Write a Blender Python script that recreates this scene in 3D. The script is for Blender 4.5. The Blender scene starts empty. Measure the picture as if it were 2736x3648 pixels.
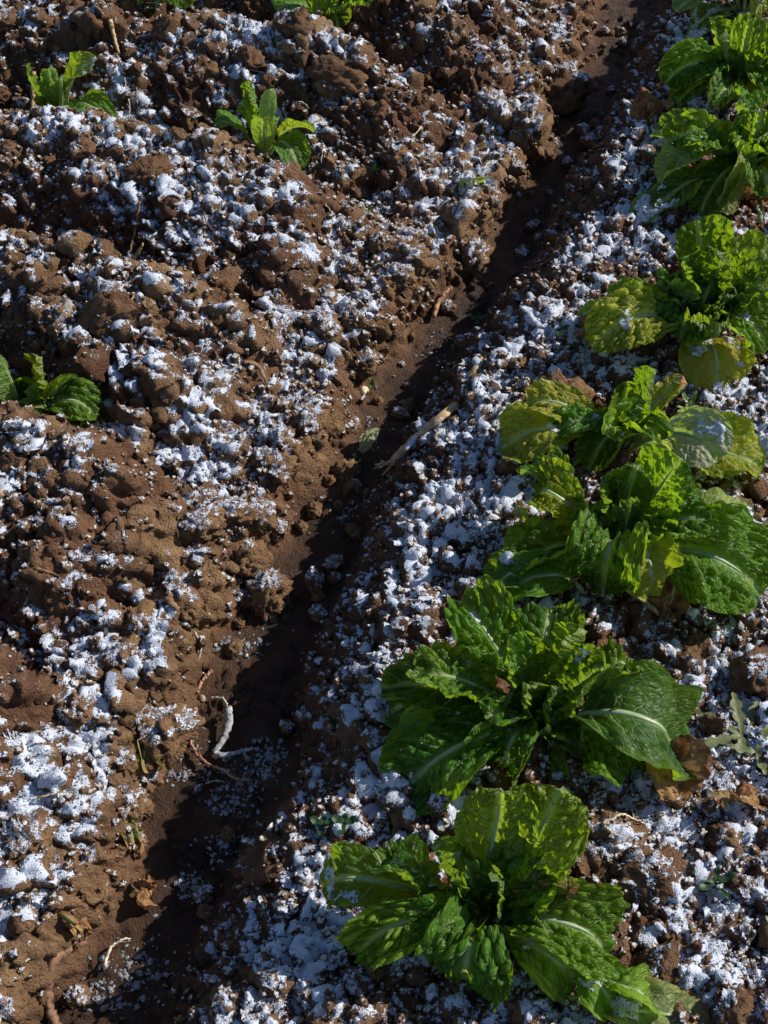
import bpy, math, random
import numpy as np

# ------------------------------------------------------------------ camera, sky, sun, exposure
scn = bpy.context.scene
col = scn.collection
R = math.radians
CAM_H, PITCH, VFOV = 1.4, R(52), R(44)
cd = bpy.data.cameras.new("camera")
cam = bpy.data.objects.new("camera", cd)
col.objects.link(cam)
cam.location = (0, 0, CAM_H)
cam.rotation_euler = (R(90) - PITCH, 0, 0)
cd.sensor_fit = 'VERTICAL'
cd.sensor_height = 32
cd.lens = 16 / math.tan(VFOV / 2)
cd.clip_start = 0.02
cd.clip_end = 400
scn.camera = cam

SUN_EL, SUN_AZ = R(34), R(20)          # azimuth: from +x (right) turned towards +y (away)
sun_dir = (math.cos(SUN_EL) * math.cos(SUN_AZ), math.cos(SUN_EL) * math.sin(SUN_AZ), math.sin(SUN_EL))
world = bpy.data.worlds.new("World")
scn.world = world
world.use_nodes = True
wn = world.node_tree
wn.nodes.clear()
wo = wn.nodes.new('ShaderNodeOutputWorld')
bg = wn.nodes.new('ShaderNodeBackground')
sky = wn.nodes.new('ShaderNodeTexSky')
sky.sky_type = 'NISHITA'
sky.sun_disc = False
sky.sun_elevation = SUN_EL
sky.sun_rotation = R(90) - SUN_AZ
sky.air_density = 1.0
sky.dust_density = 0.3
sky.ozone_density = 2.0
bg.inputs[1].default_value = 0.080
wn.links.new(sky.outputs[0], bg.inputs[0])
wn.links.new(bg.outputs[0], wo.inputs[0])

sl = bpy.data.lights.new("sun", 'SUN')
sl.energy = 4.5
sl.angle = R(0.5)
sl.color = (1.0, 0.92, 0.80)
sun = bpy.data.objects.new("sun", sl)
col.objects.link(sun)
from mathutils import Vector
sun.rotation_euler = Vector(sun_dir).to_track_quat('Z', 'Y').to_euler()
sun.location = (3, 2, 4)

vs = scn.view_settings
vs.view_transform = 'Standard'
vs.look = 'None'
vs.gamma = 1.0
vs.exposure = 0.30
scn.cycles.max_bounces = 6
scn.cycles.diffuse_bounces = 3
scn.cycles.glossy_bounces = 2
scn.cycles.transmission_bounces = 4
scn.cycles.transparent_max_bounces = 8

# ------------------------------------------------------------------ maths helpers
CP, SP = math.cos(PITCH), math.sin(PITCH)
FPX = 1824 / math.tan(VFOV / 2)


def at(u, v, z=0.0):
    """ground point (height z) that shows at photo position u, v"""
    xc, yc = (u - 1368) / FPX, (1824 - v) / FPX
    dy, dz = CP + SP * yc, -SP + CP * yc
    t = (CAM_H - z) / -dz
    return xc * t, dy * t


ROW = R(20.6)
CR, SR = math.cos(ROW), math.sin(ROW)


def to_ps(x, y):
    return x * CR - y * SR, x * SR + y * CR


def from_ps(p, s):
    return p * CR + s * SR, -p * SR + s * CR


def sstep(a, b, x):
    t = np.clip((x - a) / (b - a), 0, 1)
    return t * t * (3 - 2 * t)


def hsh(ix, iy, iz, seed):
    h = (ix.astype(np.int64) * 374761393 + iy.astype(np.int64) * 668265263 + iz * 2147483647 + seed * 974634247) & 0xFFFFFFFF
    h = ((h ^ (h >> 13)) * 1274126177) & 0xFFFFFFFF
    h = ((h ^ (h >> 16)) * 2246822519) & 0xFFFFFFFF
    h = h ^ (h >> 15)
    return (h & 0xFFFFFF) / float(0xFFFFFF)


def vn2(x, y, seed=0):
    """smooth value noise, -1..1"""
    ix, iy = np.floor(x), np.floor(y)
    fx, fy = x - ix, y - iy
    fx = fx * fx * fx * (fx * (fx * 6 - 15) + 10)
    fy = fy * fy * fy * (fy * (fy * 6 - 15) + 10)
    a = hsh(ix, iy, 0, seed); b = hsh(ix + 1, iy, 0, seed)
    c = hsh(ix, iy + 1, 0, seed); d = hsh(ix + 1, iy + 1, 0, seed)
    return 2 * ((a * (1 - fx) + b * fx) * (1 - fy) + (c * (1 - fx) + d * fx) * fy) - 1


def fbm2(x, y, seed=0, oct=4, gain=0.5):
    s, a, n = 0, 1, 0
    for k in range(oct):
        s = s + a * vn2(x * 2 ** k + 17.3 * k, y * 2 ** k - 9.1 * k, seed + k)
        n += a
        a *= gain
    return s / n


def vn3(x, y, z, seed=0):
    iz = np.floor(z).astype(np.int64)
    fz = z - iz
    fz = fz * fz * (3 - 2 * fz)

    def layer(k):
        ix, iy = np.floor(x), np.floor(y)
        fx, fy = x - ix, y - iy
        fx = fx * fx * (3 - 2 * fx); fy = fy * fy * (3 - 2 * fy)
        a = hsh(ix, iy, k, seed); b = hsh(ix + 1, iy, k, seed)
        c = hsh(ix, iy + 1, k, seed); d = hsh(ix + 1, iy + 1, k, seed)
        return (a * (1 - fx) + b * fx) * (1 - fy) + (c * (1 - fx) + d * fx) * fy
    return 2 * (layer(iz) * (1 - fz) + layer(iz + 1) * fz) - 1


def lumps(x, y, cell, seed, rmin=0.35, rmax=0.72, k=0.8, ez=0.25, power=2.0):
    """pile of rounded lumps: max over neighbouring domes; 0 in the gaps"""
    gx, gy = x / cell, y / cell
    ix, iy = np.floor(gx), np.floor(gy)
    best = np.zeros_like(x)
    rid = np.zeros_like(x)
    for dx in (-1, 0, 1):
        for dy in (-1, 0, 1):
            cx, cy = ix + dx, iy + dy
            px = cx + 0.1 + 0.8 * hsh(cx, cy, 1, seed)
            py = cy + 0.1 + 0.8 * hsh(cx, cy, 2, seed)
            r = rmin + (rmax - rmin) * hsh(cx, cy, 3, seed) ** 1.4
            an = hsh(cx, cy, 5, seed) * math.pi
            el = 0.75 + 0.5 * hsh(cx, cy, 6, seed)
            ca, sa = np.cos(an), np.sin(an)
            ax, ay = gx - px, gy - py
            q1 = (ax * ca + ay * sa) * el
            q2 = (-ax * sa + ay * ca) / el
            d = (q1 * q1 + q2 * q2) / (r * r)
            e = 1 - d ** (power / 2.0)
            h = np.where(d < 1, np.sqrt(np.maximum(e, 0)) * r * k * (1 + ez * (2 * hsh(cx, cy, 4, seed) - 1)), 0)
            m = h > best
            best = np.where(m, h, best)
            rid = np.where(m, hsh(cx, cy, 7, seed), rid)
    return best * cell, rid


def worley(x, y, seed):
    ix, iy = np.floor(x), np.floor(y)
    f1 = np.full_like(x, 9.0); f2 = np.full_like(x, 9.0)
    for dx in (-1, 0, 1):
        for dy in (-1, 0, 1):
            cx, cy = ix + dx, iy + dy
            d = np.hypot(x - cx - 0.15 - 0.7 * hsh(cx, cy, 1, seed), y - cy - 0.15 - 0.7 * hsh(cx, cy, 2, seed))
            m = d < f1
            f2 = np.where(m, f1, np.minimum(f2, d))
            f1 = np.where(m, d, f1)
    return f1, f2


# ------------------------------------------------------------------ object helpers
def mesh_obj(name, verts, faces, mat, parent=None, attrs=None, smooth=True):
    """verts (n,3), faces (m,3|4) arrays -> ONE mesh object"""
    v = np.asarray(verts, dtype=np.float32); f = np.asarray(faces, dtype=np.int32)
    me = bpy.data.meshes.new(name)
    k = f.shape[1]
    me.vertices.add(len(v)); me.vertices.foreach_set("co", v.ravel())
    me.loops.add(f.size); me.loops.foreach_set("vertex_index", f.ravel())
    me.polygons.add(len(f)); me.polygons.foreach_set("loop_start", np.arange(0, f.size, k, dtype=np.int32))
    if smooth:
        me.polygons.foreach_set("use_smooth", np.ones(len(f), dtype=bool))
    me.update(calc_edges=True)
    if attrs:
        for an, av in attrs.items():
            a = me.attributes.new(an, 'FLOAT', 'POINT')
            a.data.foreach_set("value", np.asarray(av, dtype=np.float32).ravel())
    if mat is not None:
        me.materials.append(mat)
    return link_mesh(name, me, parent)


def link_mesh(name, me, parent=None):
    o = bpy.data.objects.new(name, me)
    col.objects.link(o)
    if parent is not None:
        o.parent = parent
    return o


def empty(name, loc, label, cat, group=None, rz=0.0):
    o = bpy.data.objects.new(name, None)
    o.empty_display_size = 0.02
    col.objects.link(o)
    o.location = loc
    o.rotation_euler = (0, 0, rz)
    return tag(o, label, cat, group)


def tag(o, label, cat, group=None):
    o["label"] = label
    o["category"] = cat
    if group:
        o["group"] = group
    return o


def islands(ff, nv):
    """split faces into connected pieces"""
    lab = np.arange(nv)
    while True:
        m = lab[ff].min(1)
        new = lab.copy()
        for k in range(ff.shape[1]):
            np.minimum.at(new, ff[:, k], m)
        if (new == lab).all():
            break
        lab = new
    fl = lab[ff[:, 0]]
    return [ff[fl == k] for k in np.unique(fl)]


def grid_faces(nu, nv):
    i = np.arange(nu - 1)[:, None] * nv + np.arange(nv - 1)[None, :]
    i = i.ravel()
    return np.stack([i, i + nv, i + nv + 1, i + 1], 1)


# ------------------------------------------------------------------ materials
def new_mat(name):
    m = bpy.data.materials.new(name)
    m.use_nodes = True
    nt = m.node_tree
    nt.nodes.clear()
    out = nt.nodes.new('ShaderNodeOutputMaterial')
    return m, nt, out


class N:
    """tiny node helper"""
    def __init__(self, nt):
        self.nt = nt

    def n(self, typ, **kw):
        nd = self.nt.nodes.new(typ)
        for k, v in kw.items():
            setattr(nd, k, v)
        return nd

    def l(self, a, b):
        self.nt.links.new(a, b)

    def val(self, x, sock):
        if isinstance(x, (int, float, tuple, list)):
            sock.default_value = x
        else:
            self.l(x, sock)

    def math(self, op, a, b=0.0, c=0.0, clamp=False):
        nd = self.n('ShaderNodeMath', operation=op, use_clamp=clamp)
        self.val(a, nd.inputs[0]); self.val(b, nd.inputs[1]); self.val(c, nd.inputs[2])
        return nd.outputs[0]

    def mix(self, f, a, b, blend='MIX'):
        nd = self.n('ShaderNodeMix', data_type='RGBA', blend_type=blend)
        self.val(f, nd.inputs[0]); self.val(a, nd.inputs[6]); self.val(b, nd.inputs[7])
        return nd.outputs[2]

    def noise(self, scale, detail=4, rough=0.6, vec=None, dist=0.0):
        nd = self.n('ShaderNodeTexNoise')
        nd.inputs['Scale'].default_value = scale
        nd.inputs['Detail'].default_value = detail
        nd.inputs['Roughness'].default_value = rough
        nd.inputs['Distortion'].default_value = dist
        if vec is not None:
            self.l(vec, nd.inputs['Vector'])
        return nd.outputs[0]

    def voro(self, scale, vec=None, feature='F1'):
        nd = self.n('ShaderNodeTexVoronoi', feature=feature)
        nd.inputs['Scale'].default_value = scale
        if vec is not None:
            self.l(vec, nd.inputs['Vector'])
        return nd.outputs[0]

    def ramp(self, x, a, b, lo=0.0, hi=1.0):
        nd = self.n('ShaderNodeMapRange', clamp=True, interpolation_type='SMOOTHSTEP')
        self.val(x, nd.inputs[0])
        for i, q in zip((1, 2, 3, 4), (a, b, lo, hi)):
            nd.inputs[i].default_value = q
        return nd.outputs[0]

    def attr(self, name):
        nd = self.n('ShaderNodeAttribute', attribute_name=name)
        return nd.outputs['Fac']

    def bump(self, h, strength, dist):
        nd = self.n('ShaderNodeBump')
        nd.inputs['Strength'].default_value = strength
        nd.inputs['Distance'].default_value = dist
        self.l(h, nd.inputs['Height'])
        return nd.outputs[0]


def pos_vec(b):
    return b.n('ShaderNodeNewGeometry').outputs['Position']


def soil_material(name, use_attr=True, snow=False, tan=0.0):
    m, nt, out = new_mat(name)
    b = N(nt)
    vec = pos_vec(b)
    big = b.noise(9, 3, 0.6, vec)
    mid = b.noise(70, 3, 0.65, vec)
    fine = b.noise(360, 3, 0.75, vec)
    c = b.mix(b.ramp(big, 0.35, 0.68), (0.100, 0.044, 0.024, 1), (0.185, 0.092, 0.049, 1))
    c = b.mix(b.math('MULTIPLY', b.ramp(mid, 0.45, 0.72), 0.7), c, (0.215, 0.115, 0.062, 1))
    c = b.mix(b.ramp(fine, 0.62, 0.78, 0, 0.6), c, (0.27, 0.165, 0.088, 1))
    c = b.mix(b.ramp(fine, 0.40, 0.28, 0, 0.7), c, (0.045, 0.019, 0.011, 1))
    rough = 0.86
    if use_attr:
        dry = b.attr('dry')
        c = b.mix(b.math('MULTIPLY', dry, b.ramp(mid, 0.25, 0.6, 0.45, 1.0)), c, (0.330, 0.205, 0.105, 1))
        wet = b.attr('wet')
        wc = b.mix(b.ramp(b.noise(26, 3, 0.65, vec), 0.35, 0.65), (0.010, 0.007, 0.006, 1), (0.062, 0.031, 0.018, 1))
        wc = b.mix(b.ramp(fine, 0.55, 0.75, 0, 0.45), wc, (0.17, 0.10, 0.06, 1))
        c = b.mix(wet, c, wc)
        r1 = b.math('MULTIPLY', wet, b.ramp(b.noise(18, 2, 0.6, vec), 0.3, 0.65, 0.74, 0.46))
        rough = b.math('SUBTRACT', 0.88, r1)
    elif tan > 0:
        c = b.mix(b.math('MULTIPLY', b.ramp(mid, 0.3, 0.65, 0.3, 1.0), tan), c, (0.33, 0.20, 0.10, 1))
    if snow:
        geo = b.n('ShaderNodeNewGeometry')
        sx = b.n('ShaderNodeSeparateXYZ')
        b.l(geo.outputs['Normal'], sx.inputs[0])
        oi = b.n('ShaderNodeObjectInfo')
        f = b.math('ADD', sx.outputs[2], b.math('MULTIPLY', b.noise(120, 3, 0.6, vec), 0.6))
        f = b.math('ADD', f, b.math('MULTIPLY', b.noise(14, 3, 0.6, vec), 0.9))
        f = b.ramp(f, 1.56, 1.68)
        c = b.mix(f, c, (0.80, 0.84, 0.90, 1))
    p = b.n('ShaderNodeBsdfPrincipled')
    b.val(c, p.inputs['Base Color'])
    b.val(rough, p.inputs['Roughness'])
    p.inputs['Specular IOR Level'].default_value = 0.35
    h = b.math('ADD', b.math('MULTIPLY', fine, 1.9), b.math('MULTIPLY', mid, 1.5))
    if use_attr:
        gr = b.math('SUBTRACT', 1.0, b.math('MULTIPLY', b.attr('wet'), 0.8))
    else:
        gr = 1.0
    v1 = b.math('MULTIPLY', b.voro(260, vec), gr)
    h = b.math('SUBTRACT', h, b.math('MULTIPLY', v1, 1.0))
    st = 0.95
    b.l(b.bump(h, st, 0.0035), p.inputs['Normal'])
    b.l(p.outputs[0], out.inputs[0])
    return m


def snow_material():
    m, nt, out = new_mat('frosty_snow')
    b = N(nt)
    vec = pos_vec(b)
    fine = b.noise(520, 1, 0.7, vec)
    mid = b.noise(110, 2, 0.6, vec)
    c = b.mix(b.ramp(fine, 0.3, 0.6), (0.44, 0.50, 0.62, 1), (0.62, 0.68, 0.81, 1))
    g = b.math('ADD', b.math('MULTIPLY', b.noise(480, 1, 0.6, vec), 0.45), b.math('MULTIPLY', b.noise(150, 2, 0.6, vec), 0.55))
    thr = b.math('ADD', 0.335, b.math('MULTIPLY', b.attr('thin'), 0.29))
    alpha = b.ramp(b.math('SUBTRACT', g, thr), -0.07, 0.07, 0.0, 0.95)       # open, granular crust
    p = b.n('ShaderNodeBsdfPrincipled')
    b.val(c, p.inputs['Base Color'])
    p.inputs['Roughness'].default_value = 0.55
    p.inputs['Specular IOR Level'].default_value = 0.5
    h = b.math('ADD', b.math('MULTIPLY', b.noise(800, 0, 0.6, vec), 1.3), fine)
    b.l(b.bump(h, 0.45, 0.0022), p.inputs['Normal'])
    tp = b.n('ShaderNodeBsdfTransparent')
    mx = b.n('ShaderNodeMixShader')
    b.l(alpha, mx.inputs[0]); b.l(tp.outputs[0], mx.inputs[1]); b.l(p.outputs[0], mx.inputs[2])
    b.l(mx.outputs[0], out.inputs[0])
    return m


M_SOIL = soil_material('crumbly_soil')
M_CLOD = soil_material('clod_soil', use_attr=False, tan=0.35)
M_CLOD_TAN = soil_material('dry_clod_soil', use_attr=False, tan=0.9)
M_CRUMB = soil_material('crumb_soil', use_attr=False, snow=True, tan=0.5)
M_SNOW = snow_material()

# ------------------------------------------------------------------ the field
def axis(lo, hi, step0, step1, far):
    """fine samples lo..hi (step grows), then ever wider steps out to lo-far / hi+far"""
    a = [lo]
    while a[-1] < hi:
        t = (a[-1] - lo) / (hi - lo)
        a.append(a[-1] + step0 + (step1 - step0) * t)
    st, q = step1 * 2, a[-1]
    while q < hi + far:
        q += st; st *= 1.35
        a.append(q)
    st, q, pre = step0 * 2, lo, []
    while q > lo - far:
        q -= st; st *= 1.35
        pre.append(q)
    return np.array(pre[::-1] + a)


XS = axis(-0.95, 0.95, 0.0027, 0.0027, 60)
YS = axis(0.26, 2.75, 0.0021, 0.0041, 90)
GX, GY = np.meshgrid(XS, YS, indexing='ij')


LE_S = [.0, .30, .44, .63, .83, .96, 1.15, 1.42, 1.67, 1.91, 2.02, 2.4, 3.2]
LE_P = [-.49, -.495, -.515, -.550, -.532, -.522, -.525, -.499, -.478, -.439, -.425, -.445, -.45]
RE_S = [.0, .37, .44, .56, .66, .76, .89, 1.09, 1.19, 1.34, 1.50, 1.71, 1.89, 2.17, 2.51, 3.2]
RE_P = [-.40, -.397, -.39, -.376, -.37, -.405, -.423, -.431, -.430, -.440, -.398, -.364, -.371, -.356, -.344, -.36]


def macro(x, y):
    """big form: two beds, the furrow between, cross dams on the left bed"""
    p, s = to_ps(x, y)
    # repeat of the bed pattern further out
    pm = (p + 0.46 + 1.5) % 3.0 - 1.5
    le = np.interp(s, LE_S, LE_P) + 0.46
    re = np.interp(s, RE_S, RE_P) + 0.46
    pl = pm - le - 0.05 + 0.022 * vn2(s * 7.0, p * 4, 14) + 0.014 * vn2(s * 19, p * 16, 15)     # wall foot near -0.05
    pr = pm - re + 0.04 + 0.012 * vn2(s * 11.0, p * 4, 16)                                      # slope foot near 0.04
    z = -0.095 + 0 * p
    left = 0.45 * sstep(-0.045, -0.090, pl) + 0.55 * sstep(-0.06, -0.36, pl)
    right = sstep(0.020, 0.165, pr)
    z = z + 0.135 * left + 0.118 * right
    # left bed: cross dams
    lb = sstep(-0.12, -0.34, pl) * sstep(-1.45, -1.25, pm)
    ph = (s - 0.90 + 0.025 * vn2(p * 2.2, s, 11)) / 0.335
    fr = ph - np.floor(ph)
    dam = np.where(fr < 0.26, 1 - sstep(0.0, 0.26, fr), 0.80 * sstep(0.26, 0.68, fr) + 0.20 * sstep(0.6, 1.0, fr))
    z = z + lb * (0.125 * dam - 0.062) * (0.85 + 0.25 * vn2(p * 4, s * 3, 12))
    z = z + 0.020 * fbm2(p * 3.3, s * 3.3, 21, 3) * (left + right)
    return z, pr, pl, left, right, dam * lb


def build_field():
    x, y = GX, GY
    z0, pm, pl, left, right, dam = macro(x, y)
    bed = np.clip(sstep(-0.03, -0.075, pl) + right, 0, 1)
    lbed = sstep(-0.030, -0.075, pl)
    rbed = sstep(0.035, 0.085, pm)
    wx = x + 0.016 * vn2(x * 22, y * 22, 31) + 0.006 * vn2(x * 70, y * 70, 32)
    wy = y + 0.016 * vn2(x * 22, y * 22, 33) + 0.006 * vn2(x * 70, y * 70, 34)
    L1, id1 = lumps(wx, wy, 0.105, 41, 0.30, 0.70, 0.80, 0.4, 2.6)
    L1b, id2 = lumps(wx + 3.3, wy + 1.7, 0.056, 47, 0.32, 0.72, 0.85, 0.4, 2.4)
    patch = sstep(-0.25, 0.35, fbm2(x * 5, y * 5, 44, 3))
    big = 0.58 * L1 * lbed * (0.35 + 0.65 * patch) * (1 + 0.0 * pm) + L1 * 0.30 * rbed * patch
    med = L1b * (0.72 * lbed * (0.45 + 0.55 * patch) + 0.34 * rbed)
    base = z0 + big + med
    # normals of the lumpy surface, to grow the crumbs along
    gxx = np.gradient(base, XS, axis=0)
    gyy = np.gradient(base, YS, axis=1)
    inv = 1 / np.sqrt(1 + gxx ** 2 + gyy ** 2)
    nx, ny, nz = -gxx * inv, -gyy * inv, inv
    w2x = x + 0.004 * vn2(x * 120, y * 120, 51)
    w2y = y + 0.004 * vn2(x * 120, y * 120, 52)
    s0 = base * 0.9
    L2, _ = lumps(w2x + s0, w2y + 0.7 * s0, 0.026, 61, 0.30, 0.72, 0.9, 0.5)
    L3, id3 = lumps(w2x + 1.1 * s0, w2y - 0.6 * s0, 0.0125, 67, 0.30, 0.72, 0.9, 0.5)
    fib = fbm2(x * 260, y * 260, 71, 3, 0.6)
    crumbly = lbed * (0.85 + 0.4 * sstep(-0.2, 0.4, fbm2(x * 7, y * 7, 73, 3))) + 0.95 * rbed
    floor = 1 - np.clip(lbed + rbed, 0, 1)
    fine = (0.95 * L2 + 1.15 * L3 + 0.003 * fbm2(x * 130, y * 130, 77, 3, .6)) * crumbly + 0.0016 * fib * (0.4 + 0.6 * bed)
    fine = fine + floor * (0.009 * fbm2(x * 24, y * 24, 81, 5, .6) + 0.0012 * fbm2(x * 160, y * 160, 82, 3)
                           + (L3 * 0.7 + 0.5 * L2) * sstep(0.0, 0.35, fbm2(x * 13, y * 13, 83, 3)))
    X = x + nx * fine
    Y = y + ny * fine
    Z = base + nz * fine
    # masks
    sm = z0 + 0.9 * big + 0.7 * med + 0.4 * L2 * crumbly
    sx = np.gradient(sm, XS, axis=0); sy = np.gradient(sm, YS, axis=1)
    up = 1 / np.sqrt(1 + sx ** 2 + sy ** 2)
    towards = sx * -0.05 + sy * 0.16          # slopes facing away from the viewer's side keep more snow
    pn = fbm2(x * 8.5, y * 8.5, 91, 3)
    fn = fbm2(x * 34, y * 34, 92, 4, 0.65)
    tn = fbm2(x * 210, y * 210, 93, 3, 0.6)
    snow = 2.6 * (up - 0.86) + 0.40 * pn + 0.70 * fn + 0.36 * tn + 0.9 * np.clip(towards, -.3, .3)
    snow = snow + 0.16 * rbed + 0.22 * rbed * sstep(0.36, 0.14, pm) - 0.03 * rbed + 0.10 * lbed + 0.16 * lbed * sstep(1.2, 0.6, y) + 8.0 * (L2 - 0.0085) + 22.0 * (L3 - 0.0042) - 0.15
    for hu, hv, rr_ in ((1715, 3290, .12), (1905, 2590, .13), (2175, 1965, .13), (2210, 1590, .11), (2470, 1200, .12), (2640, 640, .13), (2620, 330, .12), (2650, 40, .12)):
        hx, hy = at(hu, hv, 0.02)          # the leaves kept the snow off
        snow = snow - 0.50 * np.exp(-(((x - hx) ** 2 + (y - hy) ** 2) / (0.8 * rr_) ** 2) ** 1.5)
    keep = np.maximum(lbed * sstep(-0.045, -0.09, pl), rbed * sstep(0.025, 0.07, pm))
    snow = snow - 1.4 * (1 - keep)
    dry = np.clip(sstep(0.0, 0.4, pn * 0.4 + fn * 0.4) * 0.35 + lbed * sstep(-0.24, -0.08, pl) * 0.55 + 0.5 * sstep(0.72, 1.0, dam)  # dry patches, plus tan crests and furrow rim painted as sunlit edges
                  + 0.25 * rbed, 0, 1) * (0.35 + 0.65 * sstep(0.002, 0.02, L2 + L3 + 0.3 * med))
    wet = floor * (0.8 + 0.2 * fn) * (0.5 + 0.5 * sstep(-0.05, 0.01, pl))  # real wet mud, also weaker on the left to paint in sun and shade
    dry = np.clip(dry + bed * (0.42 * sstep(0.55, 0.75, id2) * sstep(0.004, 0.02, L1b) + 0.25 * sstep(0.6, 0.8, id1) * sstep(0.005, 0.02, L1)), 0, 1)
    dark = rbed * sstep(0.5, 0.2, pm)  # shade of the lettuce slope painted into the soil by cutting its tan
    dry = dry * (1 - 0.6 * dark)
    return X, Y, Z, snow, dry, np.clip(wet, 0, 1), (nx, ny, nz)


FX, FY, FZ, FSNOW, FDRY, FWET, FN = build_field()
NX_, NY_ = GX.shape
gf = grid_faces(NX_, NY_)
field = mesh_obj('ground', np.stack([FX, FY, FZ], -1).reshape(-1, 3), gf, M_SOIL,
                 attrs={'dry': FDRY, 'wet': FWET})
field["kind"] = "structure"


def gz(x, y):
    """height of the field at x, y"""
    i = np.clip(np.searchsorted(XS, x) - 1, 0, NX_ - 2)
    j = np.clip(np.searchsorted(YS, y) - 1, 0, NY_ - 2)
    return float(np.max(FZ[i:i + 2, j:j + 2]))


def gz_mean(x, y, r):
    i0, i1 = np.searchsorted(XS, [x - r, x + r]); j0, j1 = np.searchsorted(YS, [y - r, y + r])
    return float(np.mean(FZ[i0:i1 + 1, j0:j1 + 1]))


def on_ground(u, v, dz=0.0):
    """photo position -> point on the field surface (a few steps of ray walking)"""
    z = 0.0
    for k in range(6):
        x, y = at(u, v, z)
        z = 0.5 * z + 0.5 * gz_mean(x, y, 0.006)
    x, y = at(u, v, z)
    return x, y, z + dz


# snow lying on the field: its own thin sheet, thickest in the middle of each patch
thick = np.clip(FSNOW, -0.4, 1.0)
grain = fbm2(GX * 330, GY * 330, 101, 2)
off = 0.0006 + 0.0024 * np.clip(thick, 0, 0.6) + 0.0008 * grain * sstep(0, .2, thick)
sv = np.stack([FX + FN[0] * off * 0.5, FY + FN[1] * off * 0.5, FZ + off], -1).reshape(-1, 3)
on = (thick.ravel() > -0.18)
fm = on[gf].sum(1) >= 3
sf = gf[fm]
used = np.unique(sf)
remap = np.full(len(sv), -1, dtype=np.int64); remap[used] = np.arange(len(used))
snow = mesh_obj('snow', sv[used], remap[sf], M_SNOW, attrs={'thin': (1 - sstep(-0.18, 0.55, thick)).ravel()[used]})
snow["kind"] = "stuff"
snow["label"] = "thin frosty snow dusted over the soil lumps of both beds"
snow["category"] = "snow"
print('field', len(gf), 'snow', len(sf))

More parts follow.
